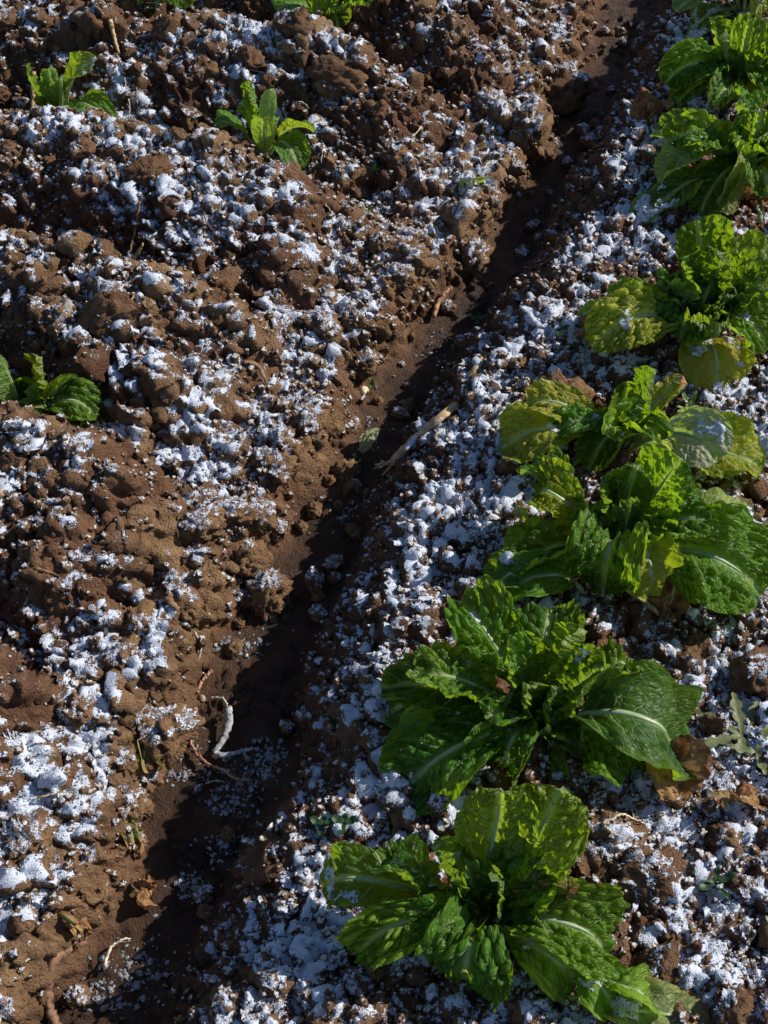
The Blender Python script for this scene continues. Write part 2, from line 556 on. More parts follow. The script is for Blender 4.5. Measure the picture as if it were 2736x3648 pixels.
# ------------------------------------------------------------------ lettuce leaves
def leaf_material():
    m, nt, out = new_mat('lettuce_leaf')
    b = N(nt)
    oi = b.n('ShaderNodeObjectInfo')
    tint = oi.outputs['Color']                       # leaf's own base green
    edge, brown = b.attr('edge'), b.attr('brown')
    q, d, amp = b.attr('lq'), b.attr('ld'), b.attr('lamp')
    tc = b.n('ShaderNodeTexCoord').outputs['Object']
    n1 = b.noise(38, 4, 0.6, tc)
    n2 = b.noise(300, 3, 0.6, tc)
    jig = b.math('MULTIPLY', b.math('SUBTRACT', b.noise(55, 2, 0.5, tc), 0.5), 0.012)
    qj = b.math('ADD', q, jig)
    cx = b.n('ShaderNodeCombineXYZ')
    b.l(b.math('MULTIPLY', qj, 105.0), cx.inputs[0])
    b.l(b.math('MULTIPLY', b.math('ADD', d, jig), 125.0), cx.inputs[1])
    b.l(b.math('MULTIPLY', oi.outputs['Random'], 40.0), cx.inputs[2])
    ed = b.voro(1.0, cx.outputs[0], 'DISTANCE_TO_EDGE')
    ed2 = b.voro(2.3, cx.outputs[0], 'DISTANCE_TO_EDGE')
    dome = b.math('POWER', b.math('MULTIPLY', ed, 2.0, clamp=True), 0.6)
    dome2 = b.math('POWER', b.math('MULTIPLY', ed2, 2.0, clamp=True), 0.6)
    # lateral veins leaving the midrib
    fr = b.math('ABSOLUTE', b.math('SUBTRACT', b.math('FRACT', b.math('DIVIDE', qj, 0.024)), 0.5))
    fad = b.ramp(b.math('ABSOLUTE', d), 0.055, 0.012)
    lat = b.math('MULTIPLY', b.ramp(fr, 0.075, 0.02), fad)
    rib = b.ramp(b.math('ABSOLUTE', d), 0.0050, 0.0022)
    vein = b.math('MAXIMUM', b.math('MAXIMUM', b.math('MULTIPLY', lat, 0.8), rib), b.math('MULTIPLY', b.ramp(ed, 0.07, 0.0), b.math('MULTIPLY', amp, 0.35)))
    yel = b.mix(0.5, tint, (0.22, 0.36, 0.020, 1))
    c = b.mix(b.ramp(n1, 0.35, 0.7, 0.0, 0.6), tint, yel)
    c = b.mix(b.math('MULTIPLY', edge, 0.55), c, yel)
    c = b.mix(b.math('MULTIPLY', b.attr('crease_shade'), 0.55), c, (0.010, 0.050, 0.006, 1))  # shade in the blister creases painted as a darker green
    c = b.mix(b.math('MULTIPLY', vein, 0.8), c, (0.40, 0.52, 0.22, 1))
    c = b.mix(b.ramp(n2, 0.45, 0.3, 0, 0.35), c, (0.02, 0.07, 0.008, 1))
    br = b.mix(b.ramp(n1, 0.35, 0.65), (0.20, 0.075, 0.028, 1), (0.42, 0.24, 0.10, 1))
    bm = b.ramp(b.math('ADD', brown, b.math('MULTIPLY', b.math('SUBTRACT', n1, 0.5), 0.9)), 0.45, 0.62)
    c = b.mix(bm, c, br)
    geo = b.n('ShaderNodeNewGeometry')
    cu = b.mix(0.30, c, (0.36, 0.45, 0.20, 1))       # matt pale underside
    cc = b.mix(geo.outputs['Backfacing'], c, cu)
    p = b.n('ShaderNodeBsdfPrincipled')
    b.val(cc, p.inputs['Base Color'])
    b.val(b.math('ADD', b.math('MULTIPLY', bm, 0.4), 0.44), p.inputs['Roughness'])
    p.inputs['Specular IOR Level'].default_value = 0.45
    h = b.math('ADD', b.math('MULTIPLY', dome, amp), b.math('MULTIPLY', b.math('MULTIPLY', dome2, amp), 0.28))
    h = b.math('SUBTRACT', h, b.math('MULTIPLY', lat, 0.45))
    h = b.math('ADD', h, b.math('MULTIPLY', b.noise(220, 3, 0.6, tc), 0.10))
    bp = b.bump(h, 1.0, 0.0065)
    b.l(bp, p.inputs['Normal'])
    tr = b.n('ShaderNodeBsdfTranslucent')
    tcol = b.mix(0.55, c, (0.50, 0.74, 0.03, 1))
    tcol = b.mix(1.0, tcol, (1.0, 1.0, 0.55, 1), 'MULTIPLY')
    b.val(b.mix(bm, tcol, br), tr.inputs[0])
    b.l(bp, tr.inputs['Normal'])
    mx = b.n('ShaderNodeMixShader')
    b.val(b.math('SUBTRACT', 0.50, b.math('MULTIPLY', bm, 0.25)), mx.inputs[0])
    b.l(p.outputs[0], mx.inputs[1]); b.l(tr.outputs[0], mx.inputs[2])
    b.l(mx.outputs[0], out.inputs[0])
    return m


def simple_mat(name, c1, c2, scale=60, rough=0.7, spec=0.4, trans=0.0, bump=0.4, bscale=250):
    m, nt, out = new_mat(name)
    b = N(nt)
    tc = b.n('ShaderNodeTexCoord').outputs['Object']
    c = b.mix(b.ramp(b.noise(scale, 5, 0.65, tc), 0.32, 0.68), tuple(c1) + (1,), tuple(c2) + (1,))
    p = b.n('ShaderNodeBsdfPrincipled')
    b.val(c, p.inputs['Base Color'])
    p.inputs['Roughness'].default_value = rough
    p.inputs['Specular IOR Level'].default_value = spec
    if bump:
        b.l(b.bump(b.noise(bscale, 4, 0.65, tc), bump, 0.002), p.inputs['Normal'])
    if trans:
        tr = b.n('ShaderNodeBsdfTranslucent')
        b.val(c, tr.inputs[0])
        mx = b.n('ShaderNodeMixShader')
        mx.inputs[0].default_value = trans
        b.l(p.outputs[0], mx.inputs[1]); b.l(tr.outputs[0], mx.inputs[2])
        b.l(mx.outputs[0], out.inputs[0])
    else:
        b.l(p.outputs[0], out.inputs[0])
    return m


M_LEAF = leaf_material()
M_RIB = simple_mat('pale_midrib', (0.30, 0.44, 0.18), (0.52, 0.62, 0.40), 40, 0.4, 0.5, 0.25, 0.15)
M_SNOWLEAF = M_SNOW

G_DEEP = (0.016, 0.098, 0.010)
G_MID = (0.040, 0.175, 0.012)
G_BRIGHT = (0.100, 0.265, 0.016)
G_LIME = (0.240, 0.370, 0.026)
G_YEL = (0.420, 0.400, 0.030)
G_PALE = (0.330, 0.430, 0.120)
leaf_no = [0]
WK = 0.70


def leaf(parent, org, base, tip, W, arch=0.03, roll=0.0, twist=0.0, cup=0.25, tint=G_MID, ruffle=1.0, savoy=1.0,
         brown=0.0, shape=0.62, pet=0.20, curl=0.0, sprd=0.35, snow=0.0, rib=True, nt_=68, nv_=43, crumple=0.0, name='leaf', label=None):
    """one leaf blade from base to tip (world points); W full width; arch lifts the middle"""
    leaf_no[0] += 1
    sd = 1000 + leaf_no[0] * 7
    rn = random.Random(sd)
    W = W * WK
    roll += rn.uniform(-.12, .12); twist += rn.uniform(-.22, .22)
    if snow == 0 and rn.random() < .35 and not crumple:
        snow = .03
    B, T = np.array(base, float), np.array(tip, float)
    ch = T - B
    L0 = np.linalg.norm(ch)
    hz = np.array([ch[0], ch[1], 0.0]); hl = np.linalg.norm(hz)
    hz = hz / hl if hl > 1e-5 else np.array([0.0, 1.0, 0.0])
    zz = np.array([0, 0, 1.0])
    P1 = B + ch * 0.30 + zz * arch * 1.35
    P2 = B + ch * 0.78 + zz * arch * 1.25
    t = np.linspace(0, 1, nt_)[:, None]
    C = (1 - t) ** 3 * B + 3 * (1 - t) ** 2 * t * P1 + 3 * (1 - t) * t * t * P2 + t ** 3 * T
    side = np.cross(zz, hz)
    sw = np.sin(t * math.pi * rn.uniform(0.7, 1.4) + rn.uniform(0, 3)) * 0.02 * L0
    C = C + side * (sw - sw[0])
    Tn = np.gradient(C, axis=0); Tn /= np.linalg.norm(Tn, axis=1)[:, None]
    Nn = np.cross(Tn, side[None, :]); Nn /= np.linalg.norm(Nn, axis=1)[:, None]
    if np.mean(Nn @ (zz * 0.8 - hz * 0.6)) < 0:
        Nn = -Nn
    Sn = np.cross(Nn, Tn)
    rl = (roll + twist * t)
    N2 = Nn * np.cos(rl) + Sn * np.sin(rl)
    S2 = np.cross(N2, Tn)
    tt = t[:, 0]
    # outline: stalk, swelling to the broadest part, rounded tip
    x = np.clip((tt - pet) / (1 - pet), 0, 1)
    pk = shape
    prof = np.where(x < pk, np.sin(np.clip(x / pk, 0, 1) * math.pi / 2) ** 0.9, np.sqrt(np.maximum(0, 1 - ((x - pk) / (1 - pk)) ** 2.3)))
    prof = np.maximum(prof, 0.10 * (1 - sstep(0.85, 1.0, tt)) + 0.002)
    v = np.linspace(-1, 1, nv_)[None, :]
    seglen = np.linalg.norm(np.diff(C, axis=0), axis=1); arc = np.concatenate([[0], np.cumsum(seglen)])
    av = np.abs(v)
    TT = np.broadcast_to(tt[:, None], (nt_, nv_)); VV = np.broadcast_to(v, (nt_, nv_))
    ARC = np.broadcast_to(arc[:, None], (nt_, nv_))
    rag = 1 + 0.055 * fbm2(ARC * 70 + 3 * np.sign(VV), VV * 0 + sd, sd, 3) + 0.022 * fbm2(ARC * 230 + 9 * np.sign(VV), VV * 0 + sd, sd + 1, 2)
    w = W * 0.5 * prof[:, None] * np.where(av > 0.3, 1 + (rag - 1) * (av - 0.3) / 0.7, 1)
    D = VV * w                                             # metres across
    # veins and blisters
    q = ARC - 0.75 * np.abs(D)
    cs = 0.0125
    f1, f2 = worley(q / cs + 0.6 * vn2(ARC * 60, D * 60, sd), D / cs * 1.1 + sd, sd)
    ed = np.clip((f2 - f1) * 1.5, 0, 1)
    blade = sstep(0.10, 0.26, TT) * sstep(0.02, 0.25, av)
    dome = (np.sqrt(ed) * 0.0115 + 0.0026 * np.sin(q / 0.024 * 6.283) * sstep(.05, .4, av)) * blade * savoy
    lamp = blade * savoy * (0.75 + 0.5 * fbm2(ARC * 20, D * 20, sd + 2, 2))
    # cupped blade, wavy margin, rolled edge
    wav = sum(np.sin(ARC * f_ + rn.uniform(0, 6.3) + (VV > 0) * rn.uniform(0, 6.3)) * a_ for f_, a_ in
              ((60, 0.0085), (110, 0.0055), (210, 0.0024)))
    ruf = wav * ruffle * sstep(0.35, 1.0, av) * sstep(0.12, 0.3, TT) * (W / 0.12)
    lo = fbm2(ARC * 16 + sd, D * 16, sd + 5, 2) * 0.022 * sstep(0.1, 0.4, TT) * (0.3 + av) * (W / 0.12)
    ca = cup * av ** 1.6
    dx = D * np.cos(ca * 0.9)
    dn = np.abs(D) * np.sin(ca) + ruf + lo + dome
    if crumple:
        dn = dn + crumple * (fbm2(ARC * 55, D * 55, sd + 8, 4, .6)) * 0.03
        dx = dx * (1 - 0.35 * crumple) + crumple * 0.010 * fbm2(ARC * 60, D * 60, sd + 9, 3)
    P = C[:, None, :] + S2[:, None, :] * dx[..., None] + N2[:, None, :] * dn[..., None]
    if curl:                                               # tip rolls back under
        ct = sstep(0.62, 1.0, TT) * curl
        P = P - N2[:, None, :] * (ct * 0.06)[..., None] - Tn[:, None, :] * (ct * 0.03)[..., None]
    P = P - np.array(org)[None, None, :]
    vb = np.clip(brown + 0.55 * brown * sstep(0.6, 1.0, TT) + 0.35 * brown * av, 0, 2) if brown > 0 else \
        0.26 * sstep(0.82, 1.0, av) * sstep(0.5, 1.0, TT)
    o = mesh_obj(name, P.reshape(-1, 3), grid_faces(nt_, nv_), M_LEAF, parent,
                 {'lq': q, 'ld': D, 'crease_shade': (1 - sstep(0.05, 0.5, ed)) * blade * savoy, 'lamp': np.clip(lamp, 0, 1.3), 'edge': sstep(0.6, 1.0, av) * sstep(0.2, 0.4, TT), 'brown': np.broadcast_to(vb, (nt_, nv_))})
    jt = [max(0.004, c * rn.uniform(0.85, 1.18)) for c in tint]
    o.color = (jt[0], jt[1], jt[2], 1)
    if label:
        o["label"] = label
    if rib:
        k0, k1 = 0, int(nt_ * 0.80)
        cc = P[k0:k1, nv_ // 2]
        rr = (W * 0.048) * (1 - np.linspace(0, 1, len(cc))) ** 0.75 + 0.0006
        rr[:4] *= np.linspace(1.5, 1.1, 4)
        tube_mesh('midrib', cc, rr, M_RIB, o, n=7, frame=(S2[k0:k1], N2[k0:k1]), flat=0.62)
    if snow > 0:
        mk = fbm2(ARC * 38 + sd, D * 38, sd + 20, 4, .6) + 0.6 * fbm2(ARC * 9, D * 9 + sd, sd + 22, 2) - 0.5 * sstep(.7, 1, av)
        thr = np.quantile(mk[int(nt_ * .25):], 1 - snow)
        on_ = ((mk > thr) & (TT > 0.25)).ravel()
        gf_ = grid_faces(nt_, nv_)
        ff = gf_[on_[gf_].sum(1) >= 3]
        offs = 0.0006 + 0.0035 * np.clip((mk - thr) * 2, 0, 1) + 0.001 * fbm2(ARC * 300, D * 300, sd, 2)
        sP = (P + N2[:, None, :] * offs[..., None] + zz * 0.0005).reshape(-1, 3)
        for piece in islands(ff, len(sP)):
            if len(piece) < 14:
                continue
            us = np.unique(piece); rm = np.full(len(sP), -1); rm[us] = np.arange(len(us))
            mesh_obj('snow_patch', sP[us], rm[piece], M_SNOW, o, {'thin': np.full(len(us), .40)})
    return o


def tube_mesh(name, pts, radii, mat, parent=None, n=8, frame=None, flat=1.0, cap=True, rough=0.0, seed=1, obj=True, attrs=None):
    pts = np.asarray(pts, float); radii = np.asarray(radii, float)
    Tn = np.gradient(pts, axis=0); Tn /= np.linalg.norm(Tn, axis=1)[:, None] + 1e-9
    if frame is None:
        ref = np.array([0, 0, 1.0]) if abs(Tn[:, 2]).mean() < 0.8 else np.array([1.0, 0, 0])
        S = np.cross(Tn, ref); S /= np.linalg.norm(S, axis=1)[:, None] + 1e-9
        U = np.cross(S, Tn)
    else:
        S, U = frame
    a = np.linspace(0, 2 * math.pi, n, endpoint=False)
    r = radii[:, None] * np.ones(n)[None]
    if rough:
        kk = np.arange(len(pts))[:, None] * 0.38
        r = r * (1 + rough * vn2(kk + 0 * a[None], a[None] * 1.3 + 5 * kk * 0.2, seed))
    V = pts[:, None] + S[:, None] * (np.cos(a)[None] * r)[..., None] + U[:, None] * (np.sin(a)[None] * r * flat)[..., None]
    m = len(pts)
    i = np.arange(m - 1)[:, None] * n + np.arange(n)[None]
    j = np.arange(m - 1)[:, None] * n + (np.arange(n)[None] + 1) % n
    F = np.stack([i, j, j + n, i + n], -1).reshape(-1, 4)
    V = V.reshape(-1, 3)
    if cap:
        e0, e1 = len(V), len(V) + 1
        V = np.vstack([V, pts[:1], pts[-1:]])
        k = np.arange(n); k2 = (k + 1) % n
        F = np.vstack([F, np.stack([k2, k, np.full(n, e0), np.full(n, e0)], 1), np.stack([(m - 1) * n + k, (m - 1) * n + k2, np.full(n, e1), np.full(n, e1)], 1)])
        # triangles written as quads with a doubled corner are avoided: split below
        q = F[F[:, 2] != F[:, 3]]; tr = F[F[:, 2] == F[:, 3]][:, :3]
        me_faces = (q, tr)
    else:
        me_faces = (F, None)
    if not obj:
        return V, me_faces
    return mixed_obj(name, V, me_faces, mat, parent, attrs)


def mixed_obj(name, V, me_faces, mat, parent=None, attrs=None):
    me = bpy.data.meshes.new(name)
    fl = me_faces[0].tolist() + (me_faces[1].tolist() if me_faces[1] is not None else [])
    me.from_pydata(np.asarray(V).tolist(), [], fl)
    me.polygons.foreach_set("use_smooth", np.ones(len(fl), dtype=bool))
    me.update()
    if attrs:
        for an, av in attrs.items():
            a = me.attributes.new(an, 'FLOAT', 'POINT'); a.data.foreach_set("value", np.asarray(av, dtype=np.float32))
    me.materials.append(mat)
    return link_mesh(name, me, parent)


def lettuce(cu, cv, label, leaves, group=None, sink=0.01, name='lettuce', hearts=6, hz=0.10, zb=None, hs=1.0):
    """plant whose heart stands at photo position cu, cv; leaves given by where their tips are"""
    x, y, z = on_ground(cu, cv)
    if zb is not None:
        x, y = at(cu, cv, zb); z = zb
    org = (x, y, z - sink)
    e = empty(name, org, label, 'lettuce', group)
    for L in leaves:
        u, v, tz, W = L[:4]
        kw = dict(L[4]) if len(L) > 4 else {}
        tx, ty = at(u, v, z + tz)
        bx, by, bz = org
        d = np.array([tx - bx, ty - by]); dn = np.linalg.norm(d) + 1e-6
        st = 0.012 * d / dn
        bo = kw.pop('b', (0, 0, 0))
        leaf(e, org, (bx + st[0] + bo[0], by + st[1] + bo[1], bz + 0.004 + bo[2]), (tx, ty, z + tz), W, **kw)
    rn = random.Random(int(cu * 7 + cv))
    for k in range(hearts):
        a = k * 2.4 + rn.uniform(-.4, .4)
        r = (0.010 + 0.030 * k / max(1, hearts) + rn.uniform(0, 0.012)) * hs
        h = hz * rn.uniform(0.6, 1.0)
        leaf(e, org, (org[0] + 0.006 * math.cos(a), org[1] + 0.006 * math.sin(a), org[2] + 0.005),
             (org[0] + r * math.cos(a) * 1.6, org[1] + r * math.sin(a) * 1.6, org[2] + h), 0.070 * rn.uniform(.75, 1.2) * hs, arch=0.0,
             cup=0.7, tint=rn.choice([G_LIME, G_BRIGHT, G_BRIGHT, G_MID, G_MID]), ruffle=1.4, pet=0.12, nt_=30, nv_=19)
    return e


D = dict
P1 = lettuce(1715, 3290, "low lettuce with two tall pale upright leaves and a curled dead leaf beside it", [
    # outer, low leaves first
    (1060, 3165, 0.040, .095, D(arch=.055, tint=G_DEEP, savoy=.5, curl=.5, snow=.16, ruffle=.6)),
    (1280, 3400, 0.020, .090, D(arch=.060, tint=G_LIME, roll=.5, cup=.5)),
    (1300, 3060, 0.085, .105, D(arch=.045, tint=G_DEEP, roll=-.35, curl=.4)),
    (1640, 3560, -.005, .150, D(arch=.070, tint=G_MID, cup=.30, curl=.25)),
    (2200, 3410, 0.025, .135, D(arch=.060, tint=G_BRIGHT, cup=.15, roll=-.25, curl=.2)),
    (2070, 3510, 0.000, .110, D(arch=.035, tint=G_LIME, savoy=.5, snow=.10)),
    (2110, 3170, 0.045, .050, D(arch=.070, tint=(.25, .22, .03), brown=.42, curl=.8, crumple=.35, rib=False, label='curled dying leaf, yellow turning brown')),
    # uprights
    (1760, 2800, 0.190, .125, D(arch=.012, tint=G_LIME, cup=.12, savoy=.9, ruffle=.7, shape=.55)),
    (1980, 2810, 0.165, .140, D(arch=.010, tint=G_LIME, cup=.10, savoy=.8, ruffle=.7, roll=-.2, shape=.6)),
    (1930, 3080, 0.090, .110, D(arch=.020, tint=G_BRIGHT, cup=.2, ruffle=1.2)),
    (1530, 3030, 0.125, .070, D(arch=.010, tint=G_BRIGHT, roll=-.4, cup=.6)),
    (1650, 3060, 0.110, .075, D(arch=.010, tint=G_MID, cup=.5)),
    (1800, 3130, 0.105, .075, D(arch=-.01, tint=G_MID, cup=.1, savoy=.4, roll=.3)),
    (1500, 3330, 0.060, .070, D(arch=.030, tint=G_MID, cup=.5, ruffle=1.5)),
    (1620, 3340, 0.070, .050, D(arch=.020, tint=G_BRIGHT, cup=.6, ruffle=1.5)),
], hz=.085)
P2 = lettuce(1905, 2590, "widest lettuce in the row, spreading flat with crinkled leaves all round, snow blob on one", [
    (1330, 2560, 0.020, .115, D(arch=.050, tint=G_DEEP, savoy=.4, brown=.10, curl=.3)),
    (1390, 2470, 0.045, .105, D(arch=.045, tint=G_DEEP, savoy=.8)),
    (1430, 2850, 0.000, .165, D(arch=.055, tint=G_MID, savoy=.7, cup=.30, snow=.03, shape=.6)),
    (1500, 2420, 0.085, .120, D(arch=.040, tint=G_BRIGHT, ruffle=1.3, roll=-.2)),
    (1650, 2180, 0.095, .120, D(arch=.045, tint=G_BRIGHT, ruffle=1.3)),
    (1800, 2290, 0.125, .090, D(arch=.020, tint=G_BRIGHT, cup=.3)),
    (1960, 2180, 0.085, .125, D(arch=.030, tint=G_DEEP, cup=.3, savoy=.8)),
    (2080, 2240, 0.130, .085, D(arch=.010, tint=G_LIME, roll=.9, cup=.5)),
    (2140, 2390, 0.120, .105, D(arch=.025, tint=G_MID, cup=.45, roll=.2)),
    (2280, 2330, 0.080, .100, D(arch=.045, tint=G_BRIGHT, roll=.3, curl=.3)),
    (2470, 2700, 0.000, .185, D(arch=.085, tint=G_DEEP, savoy=.35, cup=.35, snow=.02, curl=.3, shape=.55)),
    (2290, 2700, 0.030, .155, D(arch=.045, tint=G_BRIGHT, cup=.15, savoy=1.1, roll=-.30, shape=.5)),
    (1770, 2800, 0.010, .110, D(arch=.065, tint=G_MID, cup=.5, ruffle=1.2, curl=.3, snow=.07)),
    (1960, 2830, 0.000, .075, D(arch=.020, tint=G_LIME, savoy=.7)),
    (1860, 2430, 0.115, .065, D(arch=-.01, tint=G_LIME, roll=.8, cup=.4)),
    (1960, 2440, 0.115, .070, D(arch=.01, tint=G_MID, cup=.6)),
    (1730, 2560, 0.085, .075, D(arch=.025, tint=G_MID, cup=.5, ruffle=1.5)),
], hz=.09)
P3 = lettuce(2175, 1965, "lettuce with one very broad flat leaf and a yellow papery drooping leaf", [
    (1850, 1760, 0.080, .115, D(arch=.050, tint=(.33, .38, .022), roll=.25, curl=.4)),
    (1870, 1690, 0.050, .085, D(arch=.050, tint=G_MID, roll=-.2)),
    (1860, 2040, 0.030, .115, D(arch=.040, tint=G_MID, cup=.45, ruffle=1.3)),
    (1790, 2060, 0.000, .080, D(arch=.020, tint=G_LIME)),
    (2130, 2170, 0.020, .150, D(arch=.085, tint=G_BRIGHT, savoy=1.2, cup=.35, curl=.3, shape=.55)),
    (2720, 2100, 0.020, .200, D(arch=.050, tint=G_BRIGHT, savoy=.9, cup=.12, roll=-.25, ruffle=.6, shape=.5)),
    (2350, 2190, 0.020, .110, D(arch=.085, tint=G_YEL, savoy=.1, brown=.22, crumple=.3, curl=.4, label='papery yellow leaf with dry brown edge')),
    (2420, 1620, 0.155, .130, D(arch=.015, tint=G_BRIGHT, cup=.15, savoy=.7)),
    (2260, 1640, 0.140, .095, D(arch=.010, tint=G_DEEP, cup=.4, ruffle=1.3)),
    (2140, 1730, 0.120, .110, D(arch=.020, tint=G_MID, cup=.4)),
    (2520, 1840, 0.090, .140, D(arch=.030, tint=G_MID, cup=.35, ruffle=1.4)),
    (2680, 1850, 0.010, .110, D(arch=.035, tint=G_PALE, savoy=.2, snow=.22, ruffle=.5)),
    (2250, 1790, 0.125, .075, D(arch=-.015, tint=G_LIME, cup=.3)),
    (2050, 1890, 0.080, .080, D(arch=.02, tint=G_MID, cup=.5, ruffle=1.5)),
    (2370, 1930, 0.070, .080, D(arch=.03, tint=G_BRIGHT, cup=.5, ruffle=1.6)),
], hz=.10)
P4 = lettuce(2210, 1590, "ragged lettuce with a shiny snow-covered grey-green leaf and brown leaf edges", [
    (1780, 1610, 0.025, .140, D(arch=.045, tint=G_YEL, savoy=.5, brown=.24, snow=.12, label='outer leaf with browned rim')),
    (1890, 1440, 0.065, .100, D(arch=.040, tint=G_YEL, savoy=.5, brown=.16, roll=.4)),
    (2000, 1560, 0.050, .085, D(arch=.045, tint=G_MID, savoy=.8, snow=.10)),
    (2110, 1660, 0.020, .085, D(arch=.050, tint=G_MID)),
    (2330, 1310, 0.130, .080, D(arch=.000, tint=G_MID, roll=.5, cup=.3, savoy=.5)),
    (2420, 1330, 0.080, .065, D(arch=.010, tint=(.40, .33, .06), savoy=.1, brown=.32, crumple=.3, label='dry tan leaf standing up')),
    (2300, 1420, 0.100, .070, D(arch=.005, tint=G_BRIGHT, cup=.5)),
    (2550, 1630, 0.055, .125, D(arch=.045, tint=(.50, .54, .44), savoy=.30, cup=.1, snow=.24, ruffle=.3, roll=-.5, label='grey-green leaf glazed with snow')),
    (2700, 1660, 0.015, .150, D(arch=.030, tint=G_YEL, savoy=.5, brown=.12, cup=.15)),
    (2180, 1480, 0.100, .075, D(arch=.01, tint=G_MID, cup=.5, ruffle=1.6)),
    (2160, 1540, 0.085, .080, D(arch=.03, tint=G_LIME, roll=.7, cup=.5, ruffle=1.6)),
    (2350, 1560, 0.080, .080, D(arch=.03, tint=G_BRIGHT, cup=.5, ruffle=1.6)),
], hz=.08, hearts=7)
P5 = lettuce(2470, 1200, "dense dark green lettuce with a bright lime leaf sticking out and a yellow snowy leaf", [
    (2060, 1140, 0.010, .070, D(arch=.040, tint=G_DEEP, savoy=.3)),
    (2170, 1080, 0.045, .085, D(arch=.050, tint=G_DEEP, savoy=.4, ruffle=.5)),
    (2130, 1245, 0.045, .130, D(arch=.060, tint=(.50, .54, .05), savoy=.9, cup=.1, roll=.35, ruffle=.5, shape=.5, label='bright lime leaf held up in the sun')),
    (2400, 1240, 0.045, .130, D(arch=.060, tint=G_BRIGHT, cup=.25, curl=.3)),
    (2480, 780, 0.160, .120, D(arch=.020, tint=G_MID, cup=.2)),
    (2350, 1000, 0.110, .095, D(arch=.030, tint=G_BRIGHT, ruffle=1.5)),
    (2420, 920, 0.140, .100, D(arch=.015, tint=G_MID, ruffle=1.4)),
    (2600, 900, 0.150, .115, D(arch=.015, tint=G_DEEP, cup=.3)),
    (2760, 880, 0.120, .140, D(arch=.020, tint=G_LIME, cup=.2, savoy=.5)),
    (2700, 1020, 0.110, .130, D(arch=.030, tint=G_DEEP, cup=.4, ruffle=1.3)),
    (2720, 1230, 0.050, .140, D(arch=.060, tint=G_BRIGHT, cup=.2)),
    (2650, 1100, 0.090, .110, D(arch=.030, tint=G_MID, cup=.5, ruffle=1.6)),
    (2560, 1400, -.005, .165, D(arch=.045, tint=G_YEL, savoy=.25, cup=.1, ruffle=.3, snow=.22, shape=.5, label='flat yellow-green leaf with snow patches')),
    (2330, 1080, 0.075, .075, D(arch=.02, tint=G_LIME, cup=.5, ruffle=1.6)),
    (2530, 1030, 0.110, .090, D(arch=.01, tint=G_MID, cup=.5, ruffle=1.6)),
], hz=.125, hearts=11, hs=1.25)
P6 = lettuce(2640, 640, "tangled lettuce with pale inrolled leaves and a brown rotten stalk, snowy leaves at its foot", [
    (2250, 810, 0.005, .080, D(arch=.035, tint=(.12, .18, .03), savoy=.2, brown=.14, snow=.40)),
    (2340, 740, 0.030, .105, D(arch=.040, tint=G_DEEP, savoy=.4, snow=.10, ruffle=1.4)),
    (2320, 480, 0.045, .110, D(arch=.040, tint=G_MID, savoy=.3, ruffle=.5)),
    (2350, 520, 0.085, .105, D(arch=.055, tint=G_LIME, cup=.5, roll=.4, ruffle=1.3, curl=.4)),
    (2350, 660, 0.045, .110, D(arch=.065, tint=G_PALE, cup=.4, savoy=.3, roll=-.4)),
    (2470, 560, 0.090, .090, D(arch=.040, tint=G_BRIGHT, ruffle=1.5)),
    (2620, 370, 0.140, .120, D(arch=.02, tint=G_MID, ruffle=1.4)),
    (2720, 400, 0.150, .110, D(arch=.02, tint=G_BRIGHT, ruffle=1.4)),
    (2640, 500, 0.125, .095, D(arch=.0, tint=G_LIME, roll=.6, cup=.5, ruffle=1.7)),
    (2600, 790, 0.010, .105, D(arch=.095, tint=G_PALE, savoy=.3, roll=.7, curl=.3)),
    (2500, 770, 0.010, .110, D(arch=.060, tint=G_DEEP, savoy=.6)),
    (2740, 700, 0.060, .110, D(arch=.050, tint=G_BRIGHT, ruffle=1.4)),
    (2790, 560, 0.090, .120, D(arch=.040, tint=G_MID, ruffle=1.4)),
], hz=.13, hearts=10, hs=1.25)
P7 = lettuce(2620, 330, "lettuce with a cupped ribbed leaf lying left and one tall pointed leaf", [
    (2370, 300, 0.060, .120, D(arch=.055, tint=G_BRIGHT, savoy=1.1, cup=.5, roll=.5, ruffle=.6)),
    (2500, 290, 0.070, .095, D(arch=.045, tint=G_BRIGHT, savoy=1.1)),
    (2420, 380, 0.030, .085, D(arch=.04, tint=G_MID)),
    (2690, 75, 0.190, .095, D(arch=.01, tint=G_BRIGHT, cup=.5, shape=.5)),
    (2590, 180, 0.100, .090, D(arch=.03, tint=G_DEEP, savoy=.5)),
    (2760, 200, 0.120, .110, D(arch=.03, tint=G_BRIGHT)),
    (2780, 330, 0.080, .110, D(arch=.04, tint=G_MID)),
    (2560, 400, 0.070, .080, D(arch=.04, tint=G_MID, ruffle=1.5)),
    (2680, 400, 0.090, .090, D(arch=.03, tint=G_BRIGHT, ruffle=1.5)),
], hz=.125, hearts=11, hs=1.25)
P8 = lettuce(2650, 40, "shaded lettuce with a drooping grey-green leaf edged brown, snow on its low leaves", [
    (2410, 45, 0.060, .085, D(arch=.040, tint=(.10, .17, .07), savoy=.15, ruffle=.4, brown=.10)),
    (2480, 100, 0.020, .090, D(arch=.030, tint=G_DEEP, savoy=.3, snow=.2)),
    (2460, 150, 0.005, .050, D(arch=.020, tint=(.15, .19, .05), savoy=.2, snow=.35, brown=.1)),
    (2700, 60, 0.040, .100, D(arch=.050, tint=G_YEL, savoy=.3, ruffle=.4, roll=.3)),
    (2560, -40, 0.110, .10, D(arch=.03, tint=G_MID)),
    (2660, -80, 0.140, .11, D(arch=.02, tint=G_BRIGHT)),
    (2760, -20, 0.090, .11, D(arch=.03, tint=G_MID)),
], hz=.125, hearts=11, hs=1.25)
